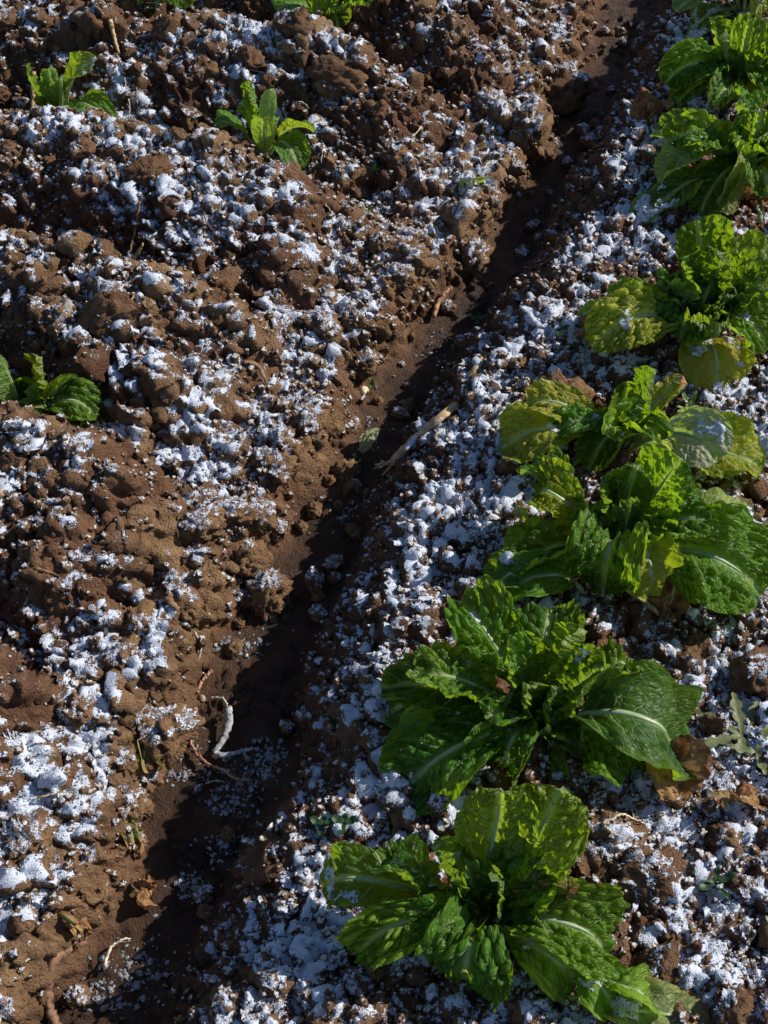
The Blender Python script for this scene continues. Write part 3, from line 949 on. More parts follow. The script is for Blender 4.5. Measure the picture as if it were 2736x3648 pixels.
# small plants on the left bed
WK = 0.95
S1 = lettuce(205, 418, "small upright lettuce behind the soil dam with one pale folded snow-tipped leaf", [
    (95, 260, 0.110, .070, D(arch=.005, tint=G_MID, savoy=.5, ruffle=.5, snow=.06, cup=.2)),
    (180, 250, 0.125, .036, D(arch=.0, tint=G_BRIGHT, savoy=.4, cup=.4, ruffle=.5)),
    (230, 290, 0.110, .045, D(arch=.0, tint=G_DEEP, savoy=.4, cup=.8, ruffle=.5)),
    (280, 165, 0.150, .072, D(arch=.0, tint=G_LIME, savoy=.3, cup=.4, ruffle=.5, snow=.12, curl=.5)),
    (400, 460, 0.030, .065, D(arch=.050, tint=G_MID, savoy=.3, ruffle=.4)),
    (250, 440, 0.030, .060, D(arch=.040, tint=G_DEEP, savoy=.2, ruffle=.4)),
], hearts=1, hz=.08, group='small lettuces on the left bed')
S2 = lettuce(945, 535, "small lettuce of long narrow leaves with two pale folded leaves standing up", [
    (775, 455, 0.060, .075, D(arch=.030, tint=G_BRIGHT, savoy=.35, ruffle=.4, roll=-.3, cup=.1)),
    (850, 360, 0.110, .045, D(arch=.03, tint=G_LIME, savoy=.5, roll=.8, cup=.4, curl=.4)),
    (905, 310, 0.130, .060, D(arch=.02, tint=G_MID, savoy=.6, cup=.3, snow=.12)),
    (970, 320, 0.150, .036, D(arch=.0, tint=G_PALE, savoy=.1, ruffle=.3, cup=.3)),
    (950, 420, 0.115, .045, D(arch=.0, tint=G_PALE, savoy=.1, ruffle=.3, cup=.2, b=(0, -.01, 0))),
    (1115, 475, 0.065, .050, D(arch=.030, tint=(.24, .27, .03), savoy=.3, ruffle=.6, roll=.6, brown=.08)),
    (1075, 605, 0.020, .065, D(arch=.045, tint=G_MID, savoy=.3, ruffle=.4)),
], hearts=1, hz=.08, group='small lettuces on the left bed')
S3 = lettuce(120, 1505, "young lettuce with one yellow-brown dying leaf among green ones", [
    (25, 1285, 0.130, .085, D(arch=.010, tint=G_DEEP, savoy=.6, cup=.25)),
    (150, 1270, 0.110, .065, D(arch=.010, tint=(.30, .27, .02), savoy=1.0, brown=.25, cup=.2, label='yellow-brown dying leaf')),
    (-60, 1420, 0.060, .120, D(arch=.030, tint=G_MID, savoy=.7)),
    (-50, 1545, 0.020, .100, D(arch=.040, tint=G_LIME, savoy=.8)),
    (265, 1350, 0.075, .060, D(arch=.020, tint=G_LIME, savoy=.2, roll=.6, ruffle=.4, cup=.2)),
    (335, 1470, 0.030, .070, D(arch=.040, tint=G_BRIGHT, savoy=.6, roll=-.2)),
    (130, 1365, 0.080, .050, D(arch=.0, tint=G_MID, cup=.4)),
], hearts=2, hz=.06, group='small lettuces on the left bed')
S4 = lettuce(1170, 80, "small glossy dark lettuce on the far dam, leaves spread like a fan", [
    (990, 45, 0.060, .070, D(arch=.030, tint=G_BRIGHT, savoy=.3, ruffle=.4, cup=.2)),
    (1100, -10, 0.100, .075, D(arch=.02, tint=G_MID, savoy=.5)),
    (1180, -30, 0.110, .070, D(arch=.01, tint=G_BRIGHT, savoy=.5)),
    (1310, 30, 0.080, .090, D(arch=.02, tint=G_MID, savoy=.8, cup=.25)),
    (1040, 95, 0.020, .060, D(arch=.03, tint=G_MID, savoy=.4)),
    (1210, 100, 0.020, .060, D(arch=.03, tint=G_DEEP, savoy=.4)),
], hearts=2, hz=.07, group='small lettuces on the left bed')
S5 = lettuce(570, -10, "lettuce sunk behind the farthest soil dam, only low leaves showing", [
    (500, 10, 0.030, .050, D(arch=.03, tint=G_BRIGHT, savoy=.4)),
    (590, 10, 0.030, .060, D(arch=.03, tint=G_MID, savoy=.4)),
    (670, 25, 0.020, .060, D(arch=.03, tint=G_MID, savoy=.4)),
    (560, -80, 0.110, .070, D(arch=.01, tint=G_BRIGHT, savoy=.4)),
    (640, -60, 0.100, .070, D(arch=.01, tint=G_MID, savoy=.4)),
], hearts=2, hz=.07, group='small lettuces on the left bed')

# ------------------------------------------------------------------ soil clods
def ico(sub):
    import bmesh
    bm = bmesh.new()
    bmesh.ops.create_icosphere(bm, subdivisions=sub, radius=1.0)
    v = np.array([q.co[:] for q in bm.verts]); f = np.array([[q.index for q in p.verts] for p in bm.faces])
    bm.free()
    return v, f


ICO = {k: ico(k) for k in (1, 2, 3, 4)}


def clod_shape(seed, sub, blocky=0.5, rough=1.0):
    v, f = ICO[sub]
    rn = np.random.RandomState(seed)
    o = rn.uniform(0, 50, 3)
    d = v.copy()
    r = 1 + 0.30 * vn3(d[:, 0] * 1.3 + o[0], d[:, 1] * 1.3 + o[1], d[:, 2] * 1.3 + o[2], seed)
    p = d * r[:, None]
    for k in range(9):                                   # broken facets
        n = rn.normal(size=3); n /= np.linalg.norm(n)
        lim = rn.uniform(0.55, 0.9)
        ex = np.maximum(0, p @ n - lim)
        p = p - n[None] * (ex * blocky)[:, None]
    for fq, am in ((3.0, 0.26), (6.0, 0.22), (12.0, 0.15), (23.0, 0.09)):
        w = vn3(d[:, 0] * fq + o[1], d[:, 1] * fq + o[2], d[:, 2] * fq + o[0], seed + int(fq))
        p = p * (1 + rough * am * (0.5 - np.abs(w) * 1.4))[:, None]
    p[:, 2] = np.where(p[:, 2] < -0.45, -0.45 + (p[:, 2] + 0.45) * 0.3, p[:, 2])
    p *= np.array([1.0, rn.uniform(0.75, 1.0), rn.uniform(0.7, 0.95)])
    return p, f


def face_normals(p, f):
    n = np.cross(p[f[:, 1]] - p[f[:, 0]], p[f[:, 2]] - p[f[:, 0]])
    return n / (np.linalg.norm(n, axis=1)[:, None] + 1e-12)


def clod_proto(seed, sub, mat, capamt=0.5, blocky=0.5, rough=1.0):
    p, f = clod_shape(seed, sub, blocky, rough)
    me = mesh_obj('soil_clod', p, f, mat).data
    bpy.data.objects.remove(bpy.data.objects[-1]) if False else None
    ob = [o for o in col.objects if o.data == me][0]
    bpy.data.objects.remove(ob)
    cap = None
    if capamt > 0:
        fn = face_normals(p, f)
        vn_ = np.zeros_like(p)
        for k in range(3):
            np.add.at(vn_, f[:, k], fn)
        vn_ /= np.linalg.norm(vn_, axis=1)[:, None] + 1e-9
        mk = vn_[:, 2] + 0.75 * vn3(p[:, 0] * 4 + seed, p[:, 1] * 4, p[:, 2] * 4, seed) + 0.4 * vn3(p[:, 0] * 11, p[:, 1] * 11 + seed, p[:, 2] * 11, seed)
        on_ = (mk > 1.05 - 0.7 * capamt) & (vn_[:, 2] > 0.1) & (p[:, 2] > -0.1)
        ff = f[on_[f].sum(1) >= 2]
        if len(ff):
            ff = max(islands(ff, len(p)), key=len)
        if len(ff) > 10:
            c = p + vn_ * (0.012 + 0.05 * np.clip(mk - 0.6, 0, 1)[:, None]) + np.array([0, 0, 0.015])
            us = np.unique(ff); rm = np.full(len(p), -1); rm[us] = np.arange(len(us))
            co = mesh_obj('snow_cap', c[us], rm[ff], M_SNOW, None, {'thin': np.full(len(us), .58)})
            cap = co.data
            bpy.data.objects.remove(co)
    return me, cap


def put_clod(proto, x, y, r, label, group, sink=0.35, rz=0.0, z=None, sc=(1, 1, 1), name='soil_clod'):
    o = link_mesh(name, proto[0])
    g = gz_mean(x, y, max(0.004, r * 0.5)) if z is None else z
    o.location = (x, y, g + r * (0.45 - sink))
    o.scale = (r * sc[0], r * sc[1], r * sc[2])
    o.rotation_euler = (0, 0, rz)
    if group:
        sz_ = 'large ' if r > 0.031 else ('small ' if r < 0.020 else '')
        if sz_ and not label.startswith('small'):
            label = sz_ + label; group = sz_ + group
    tag(o, label, 'soil clod', group)
    if proto[1] is not None:
        c = link_mesh('snow_cap', proto[1], o)
    return o


PB = [clod_proto(200 + k, 4, M_CLOD, 0.25 + 0.12 * (k % 4), 0.9) for k in range(8)]
PT = [clod_proto(300 + k, 4, M_CLOD_TAN, 0.3 + 0.14 * (k % 4), 0.45, 1.3) for k in range(8)]
PBARE = [clod_proto(400 + k, 4, M_CLOD, 0.0, 0.95) for k in range(6)]
PTB = [clod_proto(440 + k, 4, M_CLOD_TAN, 0.0, 0.5, 1.3) for k in range(4)]
PS = [clod_proto(500 + k, 3, M_CLOD, 0.55, 0.4, 1.2) for k in range(8)]


def clod_at(u, v, wpx, proto, label, group=None, rz=0.0, sink=0.35, sc=(1, 1, 1)):
    x, y, z = on_ground(u, v + wpx * 0.25)
    dist = math.sqrt(x * x + y * y + (CAM_H - z) ** 2)
    r = 0.5 * wpx * dist / FPX * 1.05
    return put_clod(proto, x, y, r, label, group, sink, rz, None, sc)


# the ones that stand out
clod_at(880, 1965, 150, PT[0], "round tan clod with thick snow cap on the sunlit furrow edge", rz=.4, sink=.2)
clod_at(955, 2090, 150, PT[1], "snow-capped clod leaning out into the furrow beside the round tan clod", rz=1.4, sink=.2)
clod_at(1125, 2060, 105, PT[2], "tall narrow tan clod standing alone in the furrow", rz=2.2, sc=(.7, .8, 1.5), sink=.15)
clod_at(1235, 1660, 95, PTB[0], "small lumpy reddish clod alone on the furrow floor by the shadow edge", rz=.3)
clod_at(1680, 915, 130, PT[3], "blocky snow-topped clod standing apart on the furrow floor", rz=.9, sc=(1, .9, 1.25), sink=.15)
clod_at(1740, 690, 130, PT[4], "tall golden clod at the furrow edge below a smaller round one", rz=1.9, sc=(1, .9, 1.3))
clod_at(1810, 570, 110, PT[5], "round golden clod with snow on its crown overhanging the far furrow", rz=.2)
clod_at(1410, 1795, 90, PT[6], "isolated tan clod on the shaded snowy slope near the stalk", rz=.8)
clod_at(1335, 1925, 75, PT[7], "small tan clod at the foot of the snowy slope, near the furrow bend", rz=2.8)
clod_at(1190, 1990, 75, PT[2], "small sunlit clod in the furrow between the tall narrow clod and the slope", rz=4.1)
clod_at(1140, 1480, 130, PTB[1], "broad tan crumbly clod carrying a round pebble at the furrow edge", rz=.5)
clod_at(2000, 1380, 190, PTB[2], "big sunlit tan clod in the snow above the ragged lettuce", rz=2.0)
clod_at(1850, 1290, 70, PTB[3], "small sunlit tan clod in the snow, left of the big one", rz=1.0)
clod_at(545, 590, 135, PBARE[0], "large smooth-faced brown block of soil on the second dam", rz=.7, sc=(1.1, .9, 1), sink=.3)
clod_at(890, 195, 110, PBARE[1], "large bare brown block on the far dam below the fan-shaped lettuce", rz=1.7, sink=.3)
clod_at(1200, 240, 150, PBARE[2], "wide dark mound of soil on the far part of the left bed", rz=2.6, sink=.45, sc=(1.3, 1, .8))
clod_at(760, 1010, 140, PB[1], "snow-streaked brown block lying in the hollow behind the middle dam", rz=.3, sink=.3)
clod_at(400, 1090, 190, PBARE[3], "broad smooth slab of soil forming the crest of the middle dam", rz=.2, sink=.42, sc=(1.1, .8, .8))
clod_at(600, 2560, 210, PT[5], "dark round clod with snow on top beside the pink root", rz=1.1, sink=.3)
clod_at(440, 2830, 150, PT[3], "rounded golden clod topped with snow jutting into the wet furrow", rz=3.0)
clod_at(1330, 3440, 75, PTB[0], "tan crumbly clod right under the lowest curled leaf", rz=2.2)
clod_at(2320, 3080, 190, PB[5], "big mound thickly capped in snow, right of the tall pale leaves", rz=.6, sink=.38, sc=(1.15, .9, .8))
clod_at(2360, 3400, 150, PB[6], "snow-topped clod above a thin white forked root", rz=1.8, sink=.3)
clod_at(2580, 2960, 110, PT[0], "golden-edged clod with snow cap near the dry seed pod", rz=2.8)
clod_at(2600, 3560, 140, PB[2], "brown clod half in deep shade below the long snowy bank", rz=.9)
clod_at(2540, 2560, 110, PBARE[4], "upright bare brown clod beside the shaded broad leaf", rz=.4, sc=(.7, .8, 1.4))
clod_at(2480, 2290, 120, PBARE[5], "flat-faced brown clod in bright snow below the broad flat leaf", rz=2.4)
clod_at(1990, 290, 190, PB[3], "large snow-covered clod at the far rim of the furrow", rz=.5, sink=.25)
clod_at(1890, 400, 170, PT[6], "square golden clod face on the far rim of the furrow", rz=1.1, sc=(1, .8, 1.2), sink=.25)

# the rest, scattered over the beds by kind
rs = np.random.RandomState(7)
EDGE = ("tan snow-dusted clod along the sunlit rim of the furrow", "clods along the furrow rim")
LEFT = ("brown snow-dusted clod on the dammed left bed", "clods on the left bed")
LBARE = ("bare brown clod on the dammed left bed", "bare clods on the left bed")
RIGHT = ("small frosted clod on the shaded slope below the lettuce row", "clods on the lettuce slope")
RFAR = ("brown clod with snow cap on the sunny side of the lettuce row", "clods beyond the lettuce row")
for k in range(46):
    s_ = rs.uniform(0.25, 2.6); p_ = -0.46 - rs.uniform(0.075, 0.17)
    x, y = from_ps(p_, s_)
    if abs(x) < 0.9:
        put_clod(PT[rs.randint(8)], x, y, rs.uniform(0.014, 0.034), *EDGE, rz=rs.uniform(0, 6.28), sc=(1, 1, rs.uniform(.8, 1.25)))
FURR = ("crumbled tan clod fallen from the rim onto the furrow floor", "fallen crumbs in the furrow")
for k in range(70):
    s_ = rs.uniform(0.3, 2.5)
    le, re = np.interp(s_, LE_S, LE_P), np.interp(s_, RE_S, RE_P)
    p_ = le + abs(rs.normal(0, 0.022)) if rs.rand() < 0.65 else re - abs(rs.normal(0, 0.018))
    x, y = from_ps(p_, s_)
    put_clod((PTB + PT)[rs.randint(12)], x, y, rs.uniform(0.005, 0.015), *FURR, rz=rs.uniform(0, 6.28), sink=.2)
for k in range(95):
    x, y = rs.uniform(-0.85, 0.3), rs.uniform(0.4, 2.6)
    p_, s_ = to_ps(x, y)
    if -1.6 < p_ < -0.64 and abs(x) < 0.36 * y + 0.28:
        if rs.rand() < 0.62:
            put_clod(PB[rs.randint(8)], x, y, rs.uniform(0.012, 0.032), *LEFT, rz=rs.uniform(0, 6.28))
        else:
            put_clod(PBARE[rs.randint(6)], x, y, rs.uniform(0.012, 0.030), *LBARE, rz=rs.uniform(0, 6.28))
for k in range(120):
    s_ = rs.uniform(0.2, 2.6); p_ = -0.46 + rs.uniform(0.07, 0.34)
    x, y = from_ps(p_, s_)
    put_clod(PS[rs.randint(8)], x, y, rs.uniform(0.008, 0.017), *RIGHT, rz=rs.uniform(0, 6.28))
for k in range(30):
    x, y = rs.uniform(0.2, 0.85), rs.uniform(0.35, 2.0)
    p_, s_ = to_ps(x, y)
    if p_ > 0.03 and x < 0.36 * y + 0.30:
        put_clod(PB[rs.randint(8)], x, y, rs.uniform(0.015, 0.036), *RFAR, rz=rs.uniform(0, 6.28))

# ------------------------------------------------------------------ crumbs, snow grains and ice: uncountable, instanced on points
def scatter(name, pts, scl, rot, protos, label, cat):
    """point cloud mesh; geometry nodes put one of the protos on each point"""
    pc = bpy.data.collections.new(name + '_shapes')
    for k, (me) in enumerate(protos):
        o = bpy.data.objects.new(name + '_shape', me)
        pc.objects.link(o)
    me = bpy.data.meshes.new(name)
    me.vertices.add(len(pts)); me.vertices.foreach_set("co", np.asarray(pts, np.float32).ravel())
    a = me.attributes.new('scl', 'FLOAT', 'POINT'); a.data.foreach_set("value", np.asarray(scl, np.float32))
    a = me.attributes.new('rot', 'FLOAT_VECTOR', 'POINT'); a.data.foreach_set("vector", np.asarray(rot, np.float32).ravel())
    o = link_mesh(name, me)
    ng = bpy.data.node_groups.new(name + '_scatter', 'GeometryNodeTree')
    ng.interface.new_socket('Geometry', in_out='INPUT', socket_type='NodeSocketGeometry')
    ng.interface.new_socket('Geometry', in_out='OUTPUT', socket_type='NodeSocketGeometry')
    gi = ng.nodes.new('NodeGroupInput'); go = ng.nodes.new('NodeGroupOutput')
    mp = ng.nodes.new('GeometryNodeMeshToPoints')
    ci = ng.nodes.new('GeometryNodeCollectionInfo')
    ci.inputs['Collection'].default_value = pc
    ci.inputs['Separate Children'].default_value = True
    ci.inputs['Reset Children'].default_value = True
    ip = ng.nodes.new('GeometryNodeInstanceOnPoints')
    ip.inputs['Pick Instance'].default_value = True
    na = ng.nodes.new('GeometryNodeInputNamedAttribute'); na.data_type = 'FLOAT'; na.inputs[0].default_value = 'scl'
    nr = ng.nodes.new('GeometryNodeInputNamedAttribute'); nr.data_type = 'FLOAT_VECTOR'; nr.inputs[0].default_value = 'rot'
    L = ng.links.new
    L(gi.outputs[0], mp.inputs[0]); L(mp.outputs[0], ip.inputs['Points']); L(ci.outputs[0], ip.inputs['Instance'])
    L(na.outputs[0], ip.inputs['Scale']); L(nr.outputs[0], ip.inputs['Rotation'])
    L(ip.outputs[0], go.inputs[0])
    md = o.modifiers.new('scatter', 'NODES'); md.node_group = ng
    o["kind"] = "stuff"; o["label"] = label; o["category"] = cat
    return o


def proto_mesh(name, v, f, mat, attrs=None, smooth=True):
    o = mesh_obj(name, v, f, mat, None, attrs, smooth)
    me = o.data
    bpy.data.objects.remove(o)
    return me


cr_protos = [proto_mesh('crumb', *clod_shape(600 + k, 3, 0.4, 1.4), M_CRUMB) for k in range(7)]
fi = (XS > -0.94) & (XS < 0.94); fj = (YS > 0.28) & (YS < 2.7)
IX = np.where(fi)[0]; JY = np.where(fj)[0]
PMG = macro(GX, GY)


def pick(n, weight):
    """n random field vertices inside the near area, chosen by weight"""
    w = weight[np.ix_(IX, JY)].ravel().clip(0)
    # even per area, not per vertex
    ar = np.broadcast_to(np.gradient(YS)[None, JY], (len(IX), len(JY))).ravel()
    w = w * ar
    c = np.cumsum(w); c /= c[-1]
    k = np.searchsorted(c, rs.rand(n))
    return IX[k // len(JY)], JY[k % len(JY)]


pmg, plg = PMG[1], PMG[2]
wl = sstep(-0.05, -0.09, plg); wr = sstep(0.03, 0.07, pmg)
n_cr = 32000
ii, jj = pick(n_cr, 1.0 * wl * (0.4 + sstep(-.2, .3, fbm2(GX * 6, GY * 6, 140, 2))) + 1.3 * wr + 0.9 * sstep(-.15, -.07, plg) * sstep(-.04, -.06, plg) + 0.03)
sz = 0.0016 + 0.0066 * rs.rand(n_cr) ** 2.2
sz = np.where(FWET[ii, jj] > .4, sz * 0.45, sz)
scatter('soil_crumbs', np.stack([FX[ii, jj], FY[ii, jj], FZ[ii, jj] + sz * 0.25], 1), sz, rs.uniform(0, 6.28, (n_cr, 3)), cr_protos,
        "loose soil crumbs strewn over both beds", "soil")

# snow grains: jagged little lumps of frost
def flake(seed):
    v, f = ICO[1]
    rn = np.random.RandomState(seed)
    return v * (0.55 + 0.75 * rn.rand(len(v)))[:, None], f


fl_protos = [proto_mesh('grain', *flake(700 + k), M_SNOW, {'thin': np.full(12, -1.0)}, False) for k in range(6)]
n_gr = 36000
ii, jj = pick(n_gr, sstep(0.0, 0.3, FSNOW))
sz = 0.0007 + 0.0013 * rs.rand(n_gr) ** 1.6
tk = off[ii, jj]
scatter('snow_grains', np.stack([FX[ii, jj] + rs.normal(0, .001, n_gr), FY[ii, jj] + rs.normal(0, .001, n_gr), FZ[ii, jj] + np.maximum(tk, 0) + sz * 0.3], 1),
        sz, rs.uniform(0, 6.28, (n_gr, 3)), fl_protos, "loose grains of frozen snow on top of the snow patches", "snow")

# ------------------------------------------------------------------ roots, stalks, dead leaves, pebbles
M_STRAW = simple_mat('dry_stalk', (0.34, 0.22, 0.11), (0.62, 0.47, 0.28), 90, 0.75, 0.25, 0, 0.8, 300)
M_ROOT = simple_mat('pinkish_root', (0.30, 0.13, 0.075), (0.48, 0.27, 0.17), 80, 0.55, 0.4, 0, 0.6)
M_ROOTW = simple_mat('pale_root', (0.46, 0.38, 0.27), (0.72, 0.66, 0.56), 80, 0.6, 0.4, 0, 0.4)
M_FROSTROOT = simple_mat('frosted_root', (0.16, 0.155, 0.16), (0.56, 0.58, 0.62), 160, 0.6, 0.5, 0, 0.8)
M_TWIG = simple_mat('brown_twig', (0.13, 0.065, 0.04), (0.30, 0.18, 0.11), 80, 0.7, 0.3, 0, 0.7)
M_STONE = simple_mat('grey_stone', (0.20, 0.185, 0.17), (0.36, 0.33, 0.29), 70, 0.75, 0.3, 0, 0.5)
M_PEB = simple_mat('brown_pebble', (0.26, 0.17, 0.10), (0.40, 0.28, 0.18), 90, 0.5, 0.4, 0, 0.2)
M_SHELL = simple_mat('cream_shell', (0.50, 0.40, 0.24), (0.74, 0.64, 0.44), 120, 0.35, 0.5, 0, 0.15)
M_WEED = simple_mat('weed_leaf', (0.12, 0.17, 0.06), (0.25, 0.28, 0.13), 90, 0.5, 0.4, 0.3, 0.3)
M_SEED = simple_mat('seedling_leaf', (0.014, 0.050, 0.018), (0.035, 0.09, 0.028), 90, 0.5, 0.4, 0.25, 0.2)
M_GRASS = simple_mat('grass_blade', (0.10, 0.20, 0.03), (0.22, 0.33, 0.06), 90, 0.5, 0.4, 0.3, 0.2)


def ice_material():
    m, nt, out = new_mat('ice_crystal')
    b = N(nt)
    p = b.n('ShaderNodeBsdfPrincipled')
    p.inputs['Base Color'].default_value = (0.72, 0.78, 0.86, 1)
    p.inputs['Roughness'].default_value = 0.12
    p.inputs['Transmission Weight'].default_value = 0.75
    p.inputs['IOR'].default_value = 1.31
    b.l(p.outputs[0], out.inputs[0])
    return m


M_ICE = ice_material()


def spline(P, n):
    P = np.asarray(P, float)
    Q = np.vstack([2 * P[0] - P[1], P, 2 * P[-1] - P[-2]])
    out = []
    m = len(P) - 1
    for t in np.linspace(0, m - 1e-6, n):
        i = int(t); f = t - i
        a, b_, c, d = Q[i], Q[i + 1], Q[i + 2], Q[i + 3]
        out.append(0.5 * (2 * b_ + (c - a) * f + (2 * a - 5 * b_ + 4 * c - d) * f * f + (3 * b_ - a - 3 * c + d) * f ** 3))
    return np.array(out)


def strand(name, uv, r, mat, label, cat, group=None, lift=None, taper=0.35, rough=0.25, n=26, sides=8, flat=1.0, hairs=0, wob=0.0006):
    """root, twig or straw lying along photo positions; lift = extra height per point"""
    pts = []
    for k, (u, v) in enumerate(uv):
        x, y, z = on_ground(u, v)
        pts.append((x, y, z + r * 0.5 + (lift[k] if lift else 0.0)))
    c = spline(pts, n)
    rn = np.random.RandomState(int(uv[0][0] * 3 + uv[0][1]))
    c += rn.normal(0, wob, c.shape)
    org = c[0].copy()
    rr = r * (1 - (1 - taper) * np.linspace(0, 1, n))
    o = tube_mesh(name, c - org, rr, mat, None, sides, None, flat, True, rough, int(uv[0][0]))
    o.location = org
    tag(o, label, cat, group)
    for h in range(hairs):
        k = rn.randint(3, n - 3)
        d = rn.normal(0, 1, 3); d[2] = abs(d[2]) * 0.4; d /= np.linalg.norm(d)
        q = np.array([c[k] + d * t * 0.016 * rn.uniform(.6, 1.5) + rn.normal(0, .001, 3) * t for t in np.linspace(0, 1, 7)]) - org
        tube_mesh('rootlet', q, np.linspace(0.0008, 0.0003, 7), mat, o, 5)
    return o


# old stalk with frayed end on the slope
st = strand('dry_stalk', [(1400, 1680), (1470, 1610), (1560, 1530), (1625, 1470)], 0.0068, M_STRAW,
            "thick weathered straw-coloured stalk lying on the snowy slope, frayed at its end", 'stalk', taper=0.95, rough=0.12, n=30, sides=14, flat=.65, lift=[.020, .022, .020, .014], wob=.0003)
x0, y0 = at(1400, 1680, -0.03)
for k in range(6):
    bz_ = st.location.z
    b0 = np.array([0.004 * math.cos(k), 0.004 * math.sin(k), 0.003 * math.sin(2 * k)])
    dr = np.array([-0.020 - 0.004 * (k % 3), -0.012 + 0.005 * (k - 2.5), -0.003 + 0.002 * (k % 2)])
    tube_mesh('fibre', [b0 + np.array([.008, .006, 0]), b0, b0 + dr * 0.6, b0 + dr], [.0022, .0022, .0016, .0007], M_STRAW, st, 6)
strand('dry_stalk', [(1650, 1400), (1690, 1340), (1720, 1290)], 0.006, M_STRAW, "short dry stalk end poking from snow beyond the frayed stalk", 'stalk', lift=[.004, .008, .004], taper=.8)
P_ = [on_ground(1440, 1645, .026), on_ground(1500, 1585, .027), on_ground(1560, 1530, .026), on_ground(1610, 1485, .022)]
tube_mesh('snow_cap', spline(P_, 20) - np.array(st.location), 0.0052 * (0.6 + 0.4 * np.abs(np.sin(np.arange(20) * 1.3))), M_SNOW, st, 9, None, .5, True, .5, 9, True, None)
# furrow debris
fr_ = strand('bent_root', [(818, 2535), (822, 2590), (800, 2650), (770, 2690), (815, 2697), (860, 2688), (902, 2680)], 0.0054, M_FROSTROOT,
             "frost-white root bent like an elbow on the furrow floor", 'root', lift=[.012, .012, .008, .004, .005, .007, .008], taper=.35, rough=.18, n=40, sides=10, flat=.6)
strand('root', [(755, 2492), (785, 2498), (808, 2515), (815, 2540)], 0.0018, M_ROOTW, "thin curved tail joining the frost-white bent root", 'root', lift=[.003, .008, .012, .010])
strand('root', [(755, 2400), (735, 2418), (718, 2445), (706, 2478)], 0.0027, M_ROOT, "short thick pink root piece lying above the long pink root", 'root', lift=[.006] * 4, taper=.8)
strand('root', [(700, 2540), (688, 2590), (678, 2630), (700, 2690), (735, 2725), (795, 2752), (845, 2785), (895, 2782)], 0.0026, M_ROOT,
       "long pink root winding along the wet furrow floor", 'root', lift=[.012, .010, .006, .005, .005, .005, .005, .003], taper=.6, n=46, hairs=5)
strand('dried_stalk', [(585, 2145), (620, 2180), (660, 2225), (700, 2262)], 0.0060, M_TWIG, "grey-brown dried stem sloping down into the furrow bend", 'stem', lift=[.012, .018, .016, .010], taper=.3, flat=.6)
strand('root', [(695, 2262), (718, 2300), (715, 2340), (698, 2372)], 0.0014, M_ROOTW, "fine root hooking down below the dried stem", 'root', lift=[.008, .006, .004, .003])
strand('woody_root', [(300, 3360), (240, 3390), (195, 3440), (170, 3530), (190, 3620), (215, 3700)], 0.0050, M_TWIG,
       "thick tan woody root arching over the sunlit soil near the furrow mouth", 'root', lift=[-.002, .005, .006, .002, .004, -.002], taper=1.2, rough=.35, n=44, sides=12, hairs=3)
strand('straw', [(138, 2856), (200, 2842), (268, 2836)], 0.0016, M_STRAW, "single straw lying across snow on the left bed edge", 'straw', lift=[.010] * 3)
strand('twig', [(376, 3452), (398, 3395), (430, 3365), (465, 3352)], 0.0022, M_ROOTW, "pale forked twig at the edge of the dark furrow mouth", 'twig', lift=[.006, .012, .012, .008], hairs=2)
strand('root', [(735, 2795), (770, 2785), (800, 2790)], 0.0009, M_ROOTW, "hair-thin root on dark mud below the long pink root", 'root', lift=[.003] * 3)
strand('root', [(1545, 1140), (1560, 1100), (1590, 1068), (1605, 1060)], 0.0042, M_ROOT, "stubby brown root leaning in the sunlit part of the furrow", 'root', lift=[.004, .012, .018, .018], taper=.9)
strand('root', [(1450, 1005), (1475, 1025), (1500, 1030), (1530, 1050)], 0.0016, M_STRAW, "thin yellow root on the sunlit furrow wall", 'root', lift=[.004] * 4)
strand('straw', [(870, 1305), (915, 1325), (945, 1370), (965, 1420)], 0.0045, M_TWIG, "brown curved stem draped over the bank above the pebble", 'stem', lift=[.008, .014, .012, .006], taper=.35, flat=.6)
strand('twig', [(100, 2028), (150, 2042), (212, 2060)], 0.0032, M_TWIG, "reddish-brown twig half buried in snow on the left bed", 'twig', lift=[.006] * 3)
# stubble on the left bed
strand('straw_stub', [(352, -10), (385, 35), (420, 85)], 0.0068, M_STRAW, "bleached straw stub lying on snow at the far dam", 'straw', lift=[.012, .014, .012], taper=.7, flat=.5)
strand('straw_stub', [(402, 120), (412, 165), (426, 212)], 0.0078, M_STRAW, "bleached bark-like stub leaning against a red-brown clod", 'straw', lift=[.024, .020, .010], taper=.7, flat=.5)
strand('straw_stub', [(116, 400), (128, 375), (142, 350)], 0.0055, M_STRAW, "split straw stub standing in front of the small upright lettuce", 'straw', lift=[.000, .024, .050], taper=.9, flat=.7, rough=.4)
strand('straw_stub', [(440, 1015), (475, 975), (520, 930)], 0.0075, M_STRAW, "tan split stub standing on the middle dam crest", 'straw', lift=[.000, .016, .032], taper=.35, flat=.6, rough=.3)
strand('root', [(503, 745), (495, 800), (480, 860), (465, 925)], 0.0026, M_TWIG, "knotty brown root hanging down the dam face above the tan stub", 'root', lift=[.014, .012, .010, .010], taper=.6, hairs=3)
strand('root', [(475, 1010), (480, 1060), (465, 1110), (455, 1150)], 0.0018, M_STRAW, "pale root trailing over the crest below the tan stub", 'root', lift=[.008] * 4)
strand('root', [(722, 740), (735, 800), (760, 835), (800, 850)], 0.0013, M_TWIG, "thin dark root curving over snow on the left bed", 'root', lift=[.008] * 4)
HAIR = ("hair-fine pale root dangling from the soil of the left bed", "fine roots on the left bed")
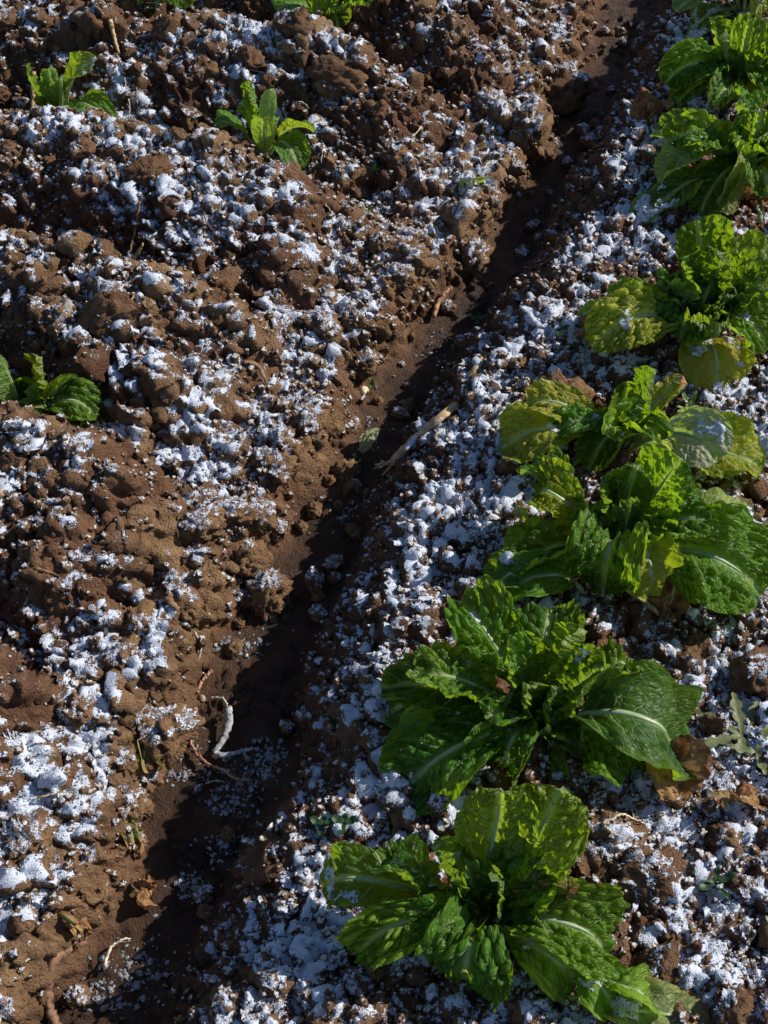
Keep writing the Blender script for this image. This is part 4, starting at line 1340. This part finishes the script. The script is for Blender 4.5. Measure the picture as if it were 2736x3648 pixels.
for uv in ([(448, 295), (450, 320), (452, 345)], [(462, 370), (466, 420), (455, 460)], [(475, 385), (490, 360), (492, 330)],
           [(645, 440), (662, 475), (672, 515)], [(690, 510), (710, 495), (735, 500)], [(1150, 545), (1145, 590), (1140, 630)],
           [(1160, 745), (1180, 770), (1192, 785)], [(860, 265), (920, 272), (980, 295)], [(1065, 380), (1090, 390), (1100, 405)]):
    strand('root', uv, 0.0011, M_ROOTW, *HAIR[:1], 'root', HAIR[1], lift=[.010] * 3, n=16, sides=6)
SLH = ("thin pale rootlet lying on the shaded snowy slope", "rootlets on the slope")
for uv in ([(2190, 740), (2160, 800), (2150, 830)], [(1775, 1500), (1800, 1470), (1850, 1440)], [(1440, 2150), (1480, 2155), (1510, 2150)],
           [(1050, 2870), (1070, 2840), (1085, 2800)], [(1500, 470), (1440, 540), (1420, 600)]):
    strand('root', uv, 0.0010, M_ROOTW, SLH[0], 'root', SLH[1], lift=[.010] * 3, n=16, sides=6)
# right of the row
strand('root', [(2140, 2948), (2175, 2938), (2205, 2930), (2240, 2935), (2290, 2945)], 0.0020, M_ROOTW, "pale wavy root looping over snow right of the tall upright leaves", 'root', lift=[.010, .016, .020, .016, .010], hairs=1)
strand('root', [(2145, 2950), (2175, 2975), (2215, 2995)], 0.0013, M_ROOTW, "thin lower branch below the pale wavy root", 'root', lift=[.008] * 3)
strand('root', [(2255, 3505), (2275, 3475), (2295, 3440), (2310, 3425)], 0.0016, M_ROOTW, "thin white forked root hanging under a snow-topped clod", 'root', lift=[.004, .006, .008, .008], hairs=2)
strand('cut_stem', [(2222, 2122), (2280, 2160), (2330, 2190), (2400, 2225)], 0.0040, M_STRAW, "pale cut stem lying under the papery yellow leaf", 'stem', lift=[.016, .012, .008, .006], taper=.6)
strand('straw', [(2655, 2400), (2665, 2430), (2690, 2450)], 0.0022, M_TWIG, "short red-brown straw stuck in snow near the lobed weed", 'straw', lift=[.01] * 3)


def dead_leaf(u0, v0, u1, v1, W, label, tint=(.30, .16, .07), brown=.8, arch=.02, lift=(.006, .008), crumple=.7, snow=0.0, roll=0.0, savoy=.3, curl=0.0, rib=True):
    a = on_ground(u0, v0, lift[0]); c = on_ground(u1, v1, lift[1])
    e = empty('dead_leaf', a, label, 'dead leaf')
    leaf(e, a, a, c, W, arch=arch, roll=roll, tint=tint, brown=brown, crumple=crumple, savoy=savoy, snow=snow, pet=.08, curl=curl, nt_=44, nv_=27, rib=rib, name='blade')
    return e


dead_leaf(2440, 385, 2265, 455, .075, "rust-brown withered leaf pointing out from the tangled lettuce", tint=(.25, .09, .03), brown=1.0)
dead_leaf(2300, 2690, 2400, 2830, .105, "reddish-brown rotten leaf under the widest lettuce, snow in its folds", tint=(.22, .09, .05), brown=1.0, snow=.10)
dead_leaf(2420, 2080, 2360, 2210, .070, "tan shrivelled leaf flat on soil below the papery yellow leaf", tint=(.36, .22, .10), brown=.9)
dead_leaf(2060, 2060, 1960, 2120, .085, "brown wilted leaf between the widest lettuce and the one behind it", tint=(.22, .13, .06), brown=.9)
dead_leaf(1880, 2130, 1760, 2110, .080, "limp dull green leaf with snow flecks lying behind the widest lettuce", tint=G_MID, brown=.10, crumple=.15, snow=.15, arch=.04, savoy=.4)
dead_leaf(2070, 2110, 1800, 2150, .085, "broad wilted green leaf arched behind the widest lettuce", tint=G_BRIGHT, brown=.08, crumple=.1, arch=.05, savoy=.4)
dead_leaf(1990, 3560, 2520, 3650, .075, "long faded leaf lying flat below the nearest lettuce, half brown half pale green", tint=(.30, .34, .14), brown=.34, crumple=.25, snow=.10, arch=.012)
dead_leaf(2130, 3520, 2320, 3600, .055, "narrow yellow-green folded leaf with reddish rim beside snow", tint=G_LIME, brown=.12, crumple=.1, arch=.03, roll=.5)
dead_leaf(2060, 3470, 2180, 3590, .070, "small green leaf with snow at its base under the nearest lettuce", tint=G_BRIGHT, brown=.08, crumple=.1, snow=.08, arch=.02)
dead_leaf(2570, 2855, 2680, 2878, .036, "dry tan boat-shaped leaf on snow", tint=(.34, .20, .10), brown=.7, crumple=.3)
dead_leaf(2555, 2862, 2585, 2910, .035, "curled orange-brown leaf scrap beside the boat-shaped leaf", tint=(.36, .17, .04), brown=.6, crumple=.6, curl=.5)
dead_leaf(2090, 1245, 2060, 1220, .05, "small brown withered leaf at the tip of the bright lime leaf", tint=(.2, .1, .05), brown=1.0)
dead_leaf(2700, 800, 2660, 720, .075, "brown rotting leaf base at the foot of the tangled lettuce", tint=(.30, .14, .06), brown=.75, arch=.04)
dead_leaf(1345, 1560, 1300, 1615, .030, "small frosted pale leaf scrap on dark furrow mud", tint=(.45, .45, .36), brown=.0, crumple=.4, rib=False)
dead_leaf(1640, 690, 1700, 665, .035, "pale curled scrap with snow where the slope meets the furrow", tint=(.5, .5, .45), brown=.0, crumple=.5, snow=.5, rib=False)
dead_leaf(520, 2695, 535, 2740, .034, "torn pale leaf scrap at the furrow edge below the dark round clod", tint=(.38, .36, .18), brown=.3, crumple=.8, rib=False)
dead_leaf(480, 2950, 500, 3020, .036, "crumpled tan leaf scrap on the sunlit furrow wall", tint=(.42, .36, .26), brown=.4, crumple=.9, rib=False)
dead_leaf(250, 3280, 310, 3350, .045, "bleached crumpled leaf scrap next to the thick woody root", tint=(.45, .34, .20), brown=.5, crumple=.9, rib=False)
dead_leaf(490, 3160, 555, 3205, .045, "dark rust-red wet leaf plastered at the furrow mouth", tint=(.16, .06, .025), brown=1.0, crumple=1.0, rib=False, lift=(.004, .004))
dead_leaf(1870, 1890, 1840, 1850, .03, "dry pale bract lying on the slope beside the broad-leaved lettuce", tint=(.35, .28, .18), brown=.4, crumple=.5, rib=False)


def pebble(u, v, wpx, mat, label, seed, cat='pebble', sc=(1, .85, .7), name='pebble', blocky=.3, rough=.15):
    p, f = clod_shape(seed, 3, blocky, rough)
    x, y, z = on_ground(u, v)
    r = 0.5 * wpx * math.sqrt(x * x + y * y + (CAM_H - z) ** 2) / FPX
    o = mesh_obj(name, p * np.array(sc) * r, f, mat)
    o.location = (x, y, z + r * 0.45)
    o.rotation_euler = (0, 0, seed % 6)
    return tag(o, label, cat)


pebble(240, 1105, 78, M_STONE, "flat grey angular stone on the middle dam crest", 803, 'stone', (1.1, .8, .8), 'stone', .9, .12)
pebble(1165, 1452, 36, M_PEB, "round brown pebble on a broad clod at the furrow rim", 811)
pebble(722, 2490, 30, M_PEB, "orange pebble between the two pink root pieces", 812)
pebble(165, 3270, 34, M_PEB, "small tan pebble on the sunlit bank near the woody root", 813)
pebble(370, 3595, 26, M_PEB, "tiny pale pebble at the dark furrow mouth", 814)
pebble(1430, 170, 26, M_SHELL, "tiny white pebble on the sunlit far bank", 815)
pebble(1060, 3640, 50, M_STRAW, "pale chip of stone at the foot of the snowy slope", 816, 'stone', (1, .6, .6), 'stone', .8)
pebble(1085, 2722, 30, M_STONE, "smooth grey pebble nestled in snow on the slope", 817)
pebble(0, 1760, 60, M_PEB, "tan pebble half sunk in snow at the left bed", 818)


def snail(u, v, wpx):
    x, y, z = on_ground(u, v)
    r = 0.5 * wpx * math.sqrt(x * x + y * y + (CAM_H - z) ** 2) / FPX
    n = 70
    th = np.linspace(0, 2 * math.pi * 2.6, n)
    k = np.exp(0.16 * (th - th[-1]))
    c = np.stack([np.cos(th) * k * 0.55, np.sin(th) * k * 0.55, 0.55 * (1 - k)], 1) * r
    o = tube_mesh('snail_shell', c, 0.52 * k * r + 0.0002, M_SHELL, None, 14)
    o.location = (x, y, z + r * 0.5)
    o.rotation_euler = (0.5, 0.3, 1.0)
    return tag(o, "cream snail shell lying at the furrow rim by the big shadow", 'snail shell')


snail(1300, 1400, 46)


def sprig(u, v, spec, mat, name, label, cat, group=None, stem=None, lift=0.006):
    """little weed: leaves as parts; spec = (azimuth deg, length, width, rise, lobes)"""
    x, y, z = on_ground(u, v)
    e = empty(name, (x, y, z), label, cat, group)
    for az, L, w, rise, lob in spec:
        a = math.radians(az)
        d = np.array([math.cos(a), math.sin(a), rise]); d /= np.linalg.norm(d)
        sdv = np.array([-math.sin(a), math.cos(a), 0])
        up = np.cross(d, sdv); up = up if up[2] > 0 else -up
        nt_, nv_ = 22, 9
        t = np.linspace(0, 1, nt_)[:, None]; vv = np.linspace(-1, 1, nv_)[None]
        prof = np.sin(np.clip(t, 0, 1) ** 0.8 * math.pi) ** 0.7 * (0.25 + 0.75 * t) + 0.06
        if lob:
            prof = prof * (0.45 + 0.55 * np.abs(np.sin(t * math.pi * lob)))
        W = w * 0.5 * prof * vv
        P = d * (t * L)[..., None] + sdv * W[..., None] + up * (0.18 * np.abs(W) - 0.25 * L * t * t + 0.001 * np.sin(t * 9) + 0.10 * L * t)[..., None]
        P = P + np.array([0, 0, lift])
        mesh_obj('leaf', P.reshape(-1, 3), grid_faces(nt_, nv_), mat, e)
    tube_mesh('stem', [(0, 0, -0.006), (0, 0, 0.0), (0, 0, lift + .001)], [.0012, .0011, .0009], mat, e, 6)
    return e


sprig(2640, 2630, [(95, .055, .024, .35, 3.5), (150, .060, .024, .2, 3.5), (195, .058, .022, .15, 3.5), (60, .05, .02, .3, 3.5), (260, .03, .02, .2, 2.5)], M_WEED,
      'lobed_weed', "pale olive weed with lobed leaves beside the broad shaded leaf", 'weed')
sprig(2690, 2690, [(170, .035, .02, .3, 2.5), (60, .04, .018, .3, 3.5), (280, .03, .018, .2, 2.5)], M_WEED, 'lobed_weed', "small lobed weed next to a snow-topped lump, partner of the larger one", 'weed')
sprig(2545, 3155, [(160, .030, .013, .5, 0), (200, .024, .012, .3, 0), (20, .026, .012, .5, 0), (80, .02, .010, .8, 0), (300, .022, .011, .3, 0)], M_SEED,
      'seedling', "dark green four-leaved seedling in a snow bank", 'seedling')
SEEDL = ("dark green seedling with rounded leaves among snow on the lettuce slope", "seedlings on the slope")
for (u, v) in ((1150, 2950), (1225, 2945), (1215, 2600), (1095, 2545), (1700, 1150), (1990, 1190)):
    sprig(u, v, [(20, .018, .013, .5, 0), (150, .018, .013, .4, 0), (260, .015, .011, .4, 0), (80, .013, .010, .7, 0)], M_SEED, 'seedling', SEEDL[0], 'seedling', SEEDL[1])
sprig(2120, 3330, [(80, .035, .016, 1.2, 2.5), (200, .02, .012, .5, 0)], M_WEED, 'seedling', "light green lobed sprout beside the curled dead leaf", 'seedling')
sprig(1325, 3480, [(30, .014, .012, .5, 0), (170, .014, .011, .4, 0)], M_SEED, 'seedling', "tiny bright seedling beside the tan clod under the lowest leaf", 'seedling')
sprig(1325, 1400, [(80, .022, .010, 2.0, 0), (100, .02, .009, 2.2, 0)], M_GRASS, 'seedling', "pale sprout standing beside the snail shell", 'seedling')
sprig(1330, 620, [(70, .016, .010, 1.0, 0), (160, .016, .010, .6, 0), (0, .014, .009, .6, 0)], M_GRASS, 'seedling', "small green seedling on the snowy left bed above the wall", 'seedling')
sprig(1310, 775, [(60, .018, .007, .8, 0), (140, .016, .006, .8, 0)], M_GRASS, 'seedling', "yellowish seedling on the brown bank under the snow streak", 'seedling')
sprig(2450, 1470, [(60, .03, .010, .9, 0), (110, .03, .01, .8, 0), (180, .02, .009, .5, 0)], M_GRASS, 'seedling', "thin-stemmed green seedling beside the grey-green glazed leaf", 'seedling')
sprig(1040, 2815, [(170, .022, .008, .4, 0), (20, .02, .007, .3, 0)], M_SEED, 'seedling', "narrow-leaved seedling at the furrow side of the slope", 'seedling')
sprig(10, 930, [(10, .022, .008, .8, 0), (60, .02, .008, .8, 0), (300, .02, .008, .5, 0)], M_GRASS, 'seedling', "green seedling in the hollow behind the middle dam", 'seedling')


def blade(u, v, dx, h, label, lean=0.0):
    x, y, z = on_ground(u, v)
    pts = [(0, 0, -.004), (dx * .3, lean * .3, h * .5), (dx, lean, h)]
    c = spline(pts, 12)
    o = tube_mesh('grass_blade', c, np.linspace(.0020, .0003, 12), M_GRASS, None, 6, None, .4)
    o.location = (x, y, z)
    return tag(o, label, 'grass')


blade(2570, 2200, -.02, .05, "thin grass blade leaning left below the broad flat leaf")
blade(2570, 2198, .012, .055, "thin upright grass blade below the broad flat leaf")
blade(1695, 1400, .006, .05, "green grass blade in snow on the slope above the stalk")

# ice crystals on the wet furrow floor
def shard(seed):
    rn = np.random.RandomState(seed)
    k = 6
    a = np.sort(rn.uniform(0, 6.28, k)); r = rn.uniform(.5, 1.0, k)
    top = np.stack([np.cos(a) * r, np.sin(a) * r, rn.uniform(.02, .16, k)], 1)
    bot = top * np.array([.95, .95, 1]) - np.array([0, 0, .12])
    v = np.vstack([top, bot, [[0, 0, .2]], [[0, 0, -.12]]])
    f = []
    for i in range(k):
        j = (i + 1) % k
        f += [[i, j, 2 * k], [k + j, k + i, 2 * k + 1], [i, k + i, k + j], [i, k + j, j]]
    return v, np.array(f)


ip_ = []
for (u, v, ru, rv, n) in ((650, 2640, 60, 40, 70), (660, 2760, 70, 30, 60), (860, 2760, 90, 60, 150), (840, 2860, 80, 60, 120), (960, 2690, 70, 60, 130),
                          (600, 2520, 60, 40, 60), (840, 2300, 90, 40, 90), (680, 3150, 60, 50, 90), (780, 3020, 70, 40, 70), (480, 3450, 150, 80, 160), (380, 3560, 100, 60, 100),
                          (1300, 1560, 90, 120, 70), (1550, 1220, 60, 60, 50), (1630, 300, 80, 100, 60), (1230, 1830, 60, 60, 50)):
    for k in range(n):
        uu, vv = rs.normal(u, ru * .6), rs.normal(v, rv * .6)
        x, y = at(uu, vv, -0.09)
        i = np.searchsorted(XS, x); j = np.searchsorted(YS, y)
        if 0 < i < NX_ - 1 and 0 < j < NY_ - 1 and FWET[i, j] > 0.25:
            ip_.append((x, y, FZ[i, j] + 0.0006))
ip_ = np.array(ip_)
rot = np.stack([rs.normal(0, .35, len(ip_)), rs.normal(0, .35, len(ip_)), rs.uniform(0, 6.28, len(ip_))], 1)
scatter('ice_crystals', ip_, 0.0014 + 0.0052 * rs.rand(len(ip_)) ** 2.0, rot, [proto_mesh('shard', *shard(900 + k), M_ICE, None, False) for k in range(6)],
        "thin clear ice crystals on the wet furrow floor", "ice")
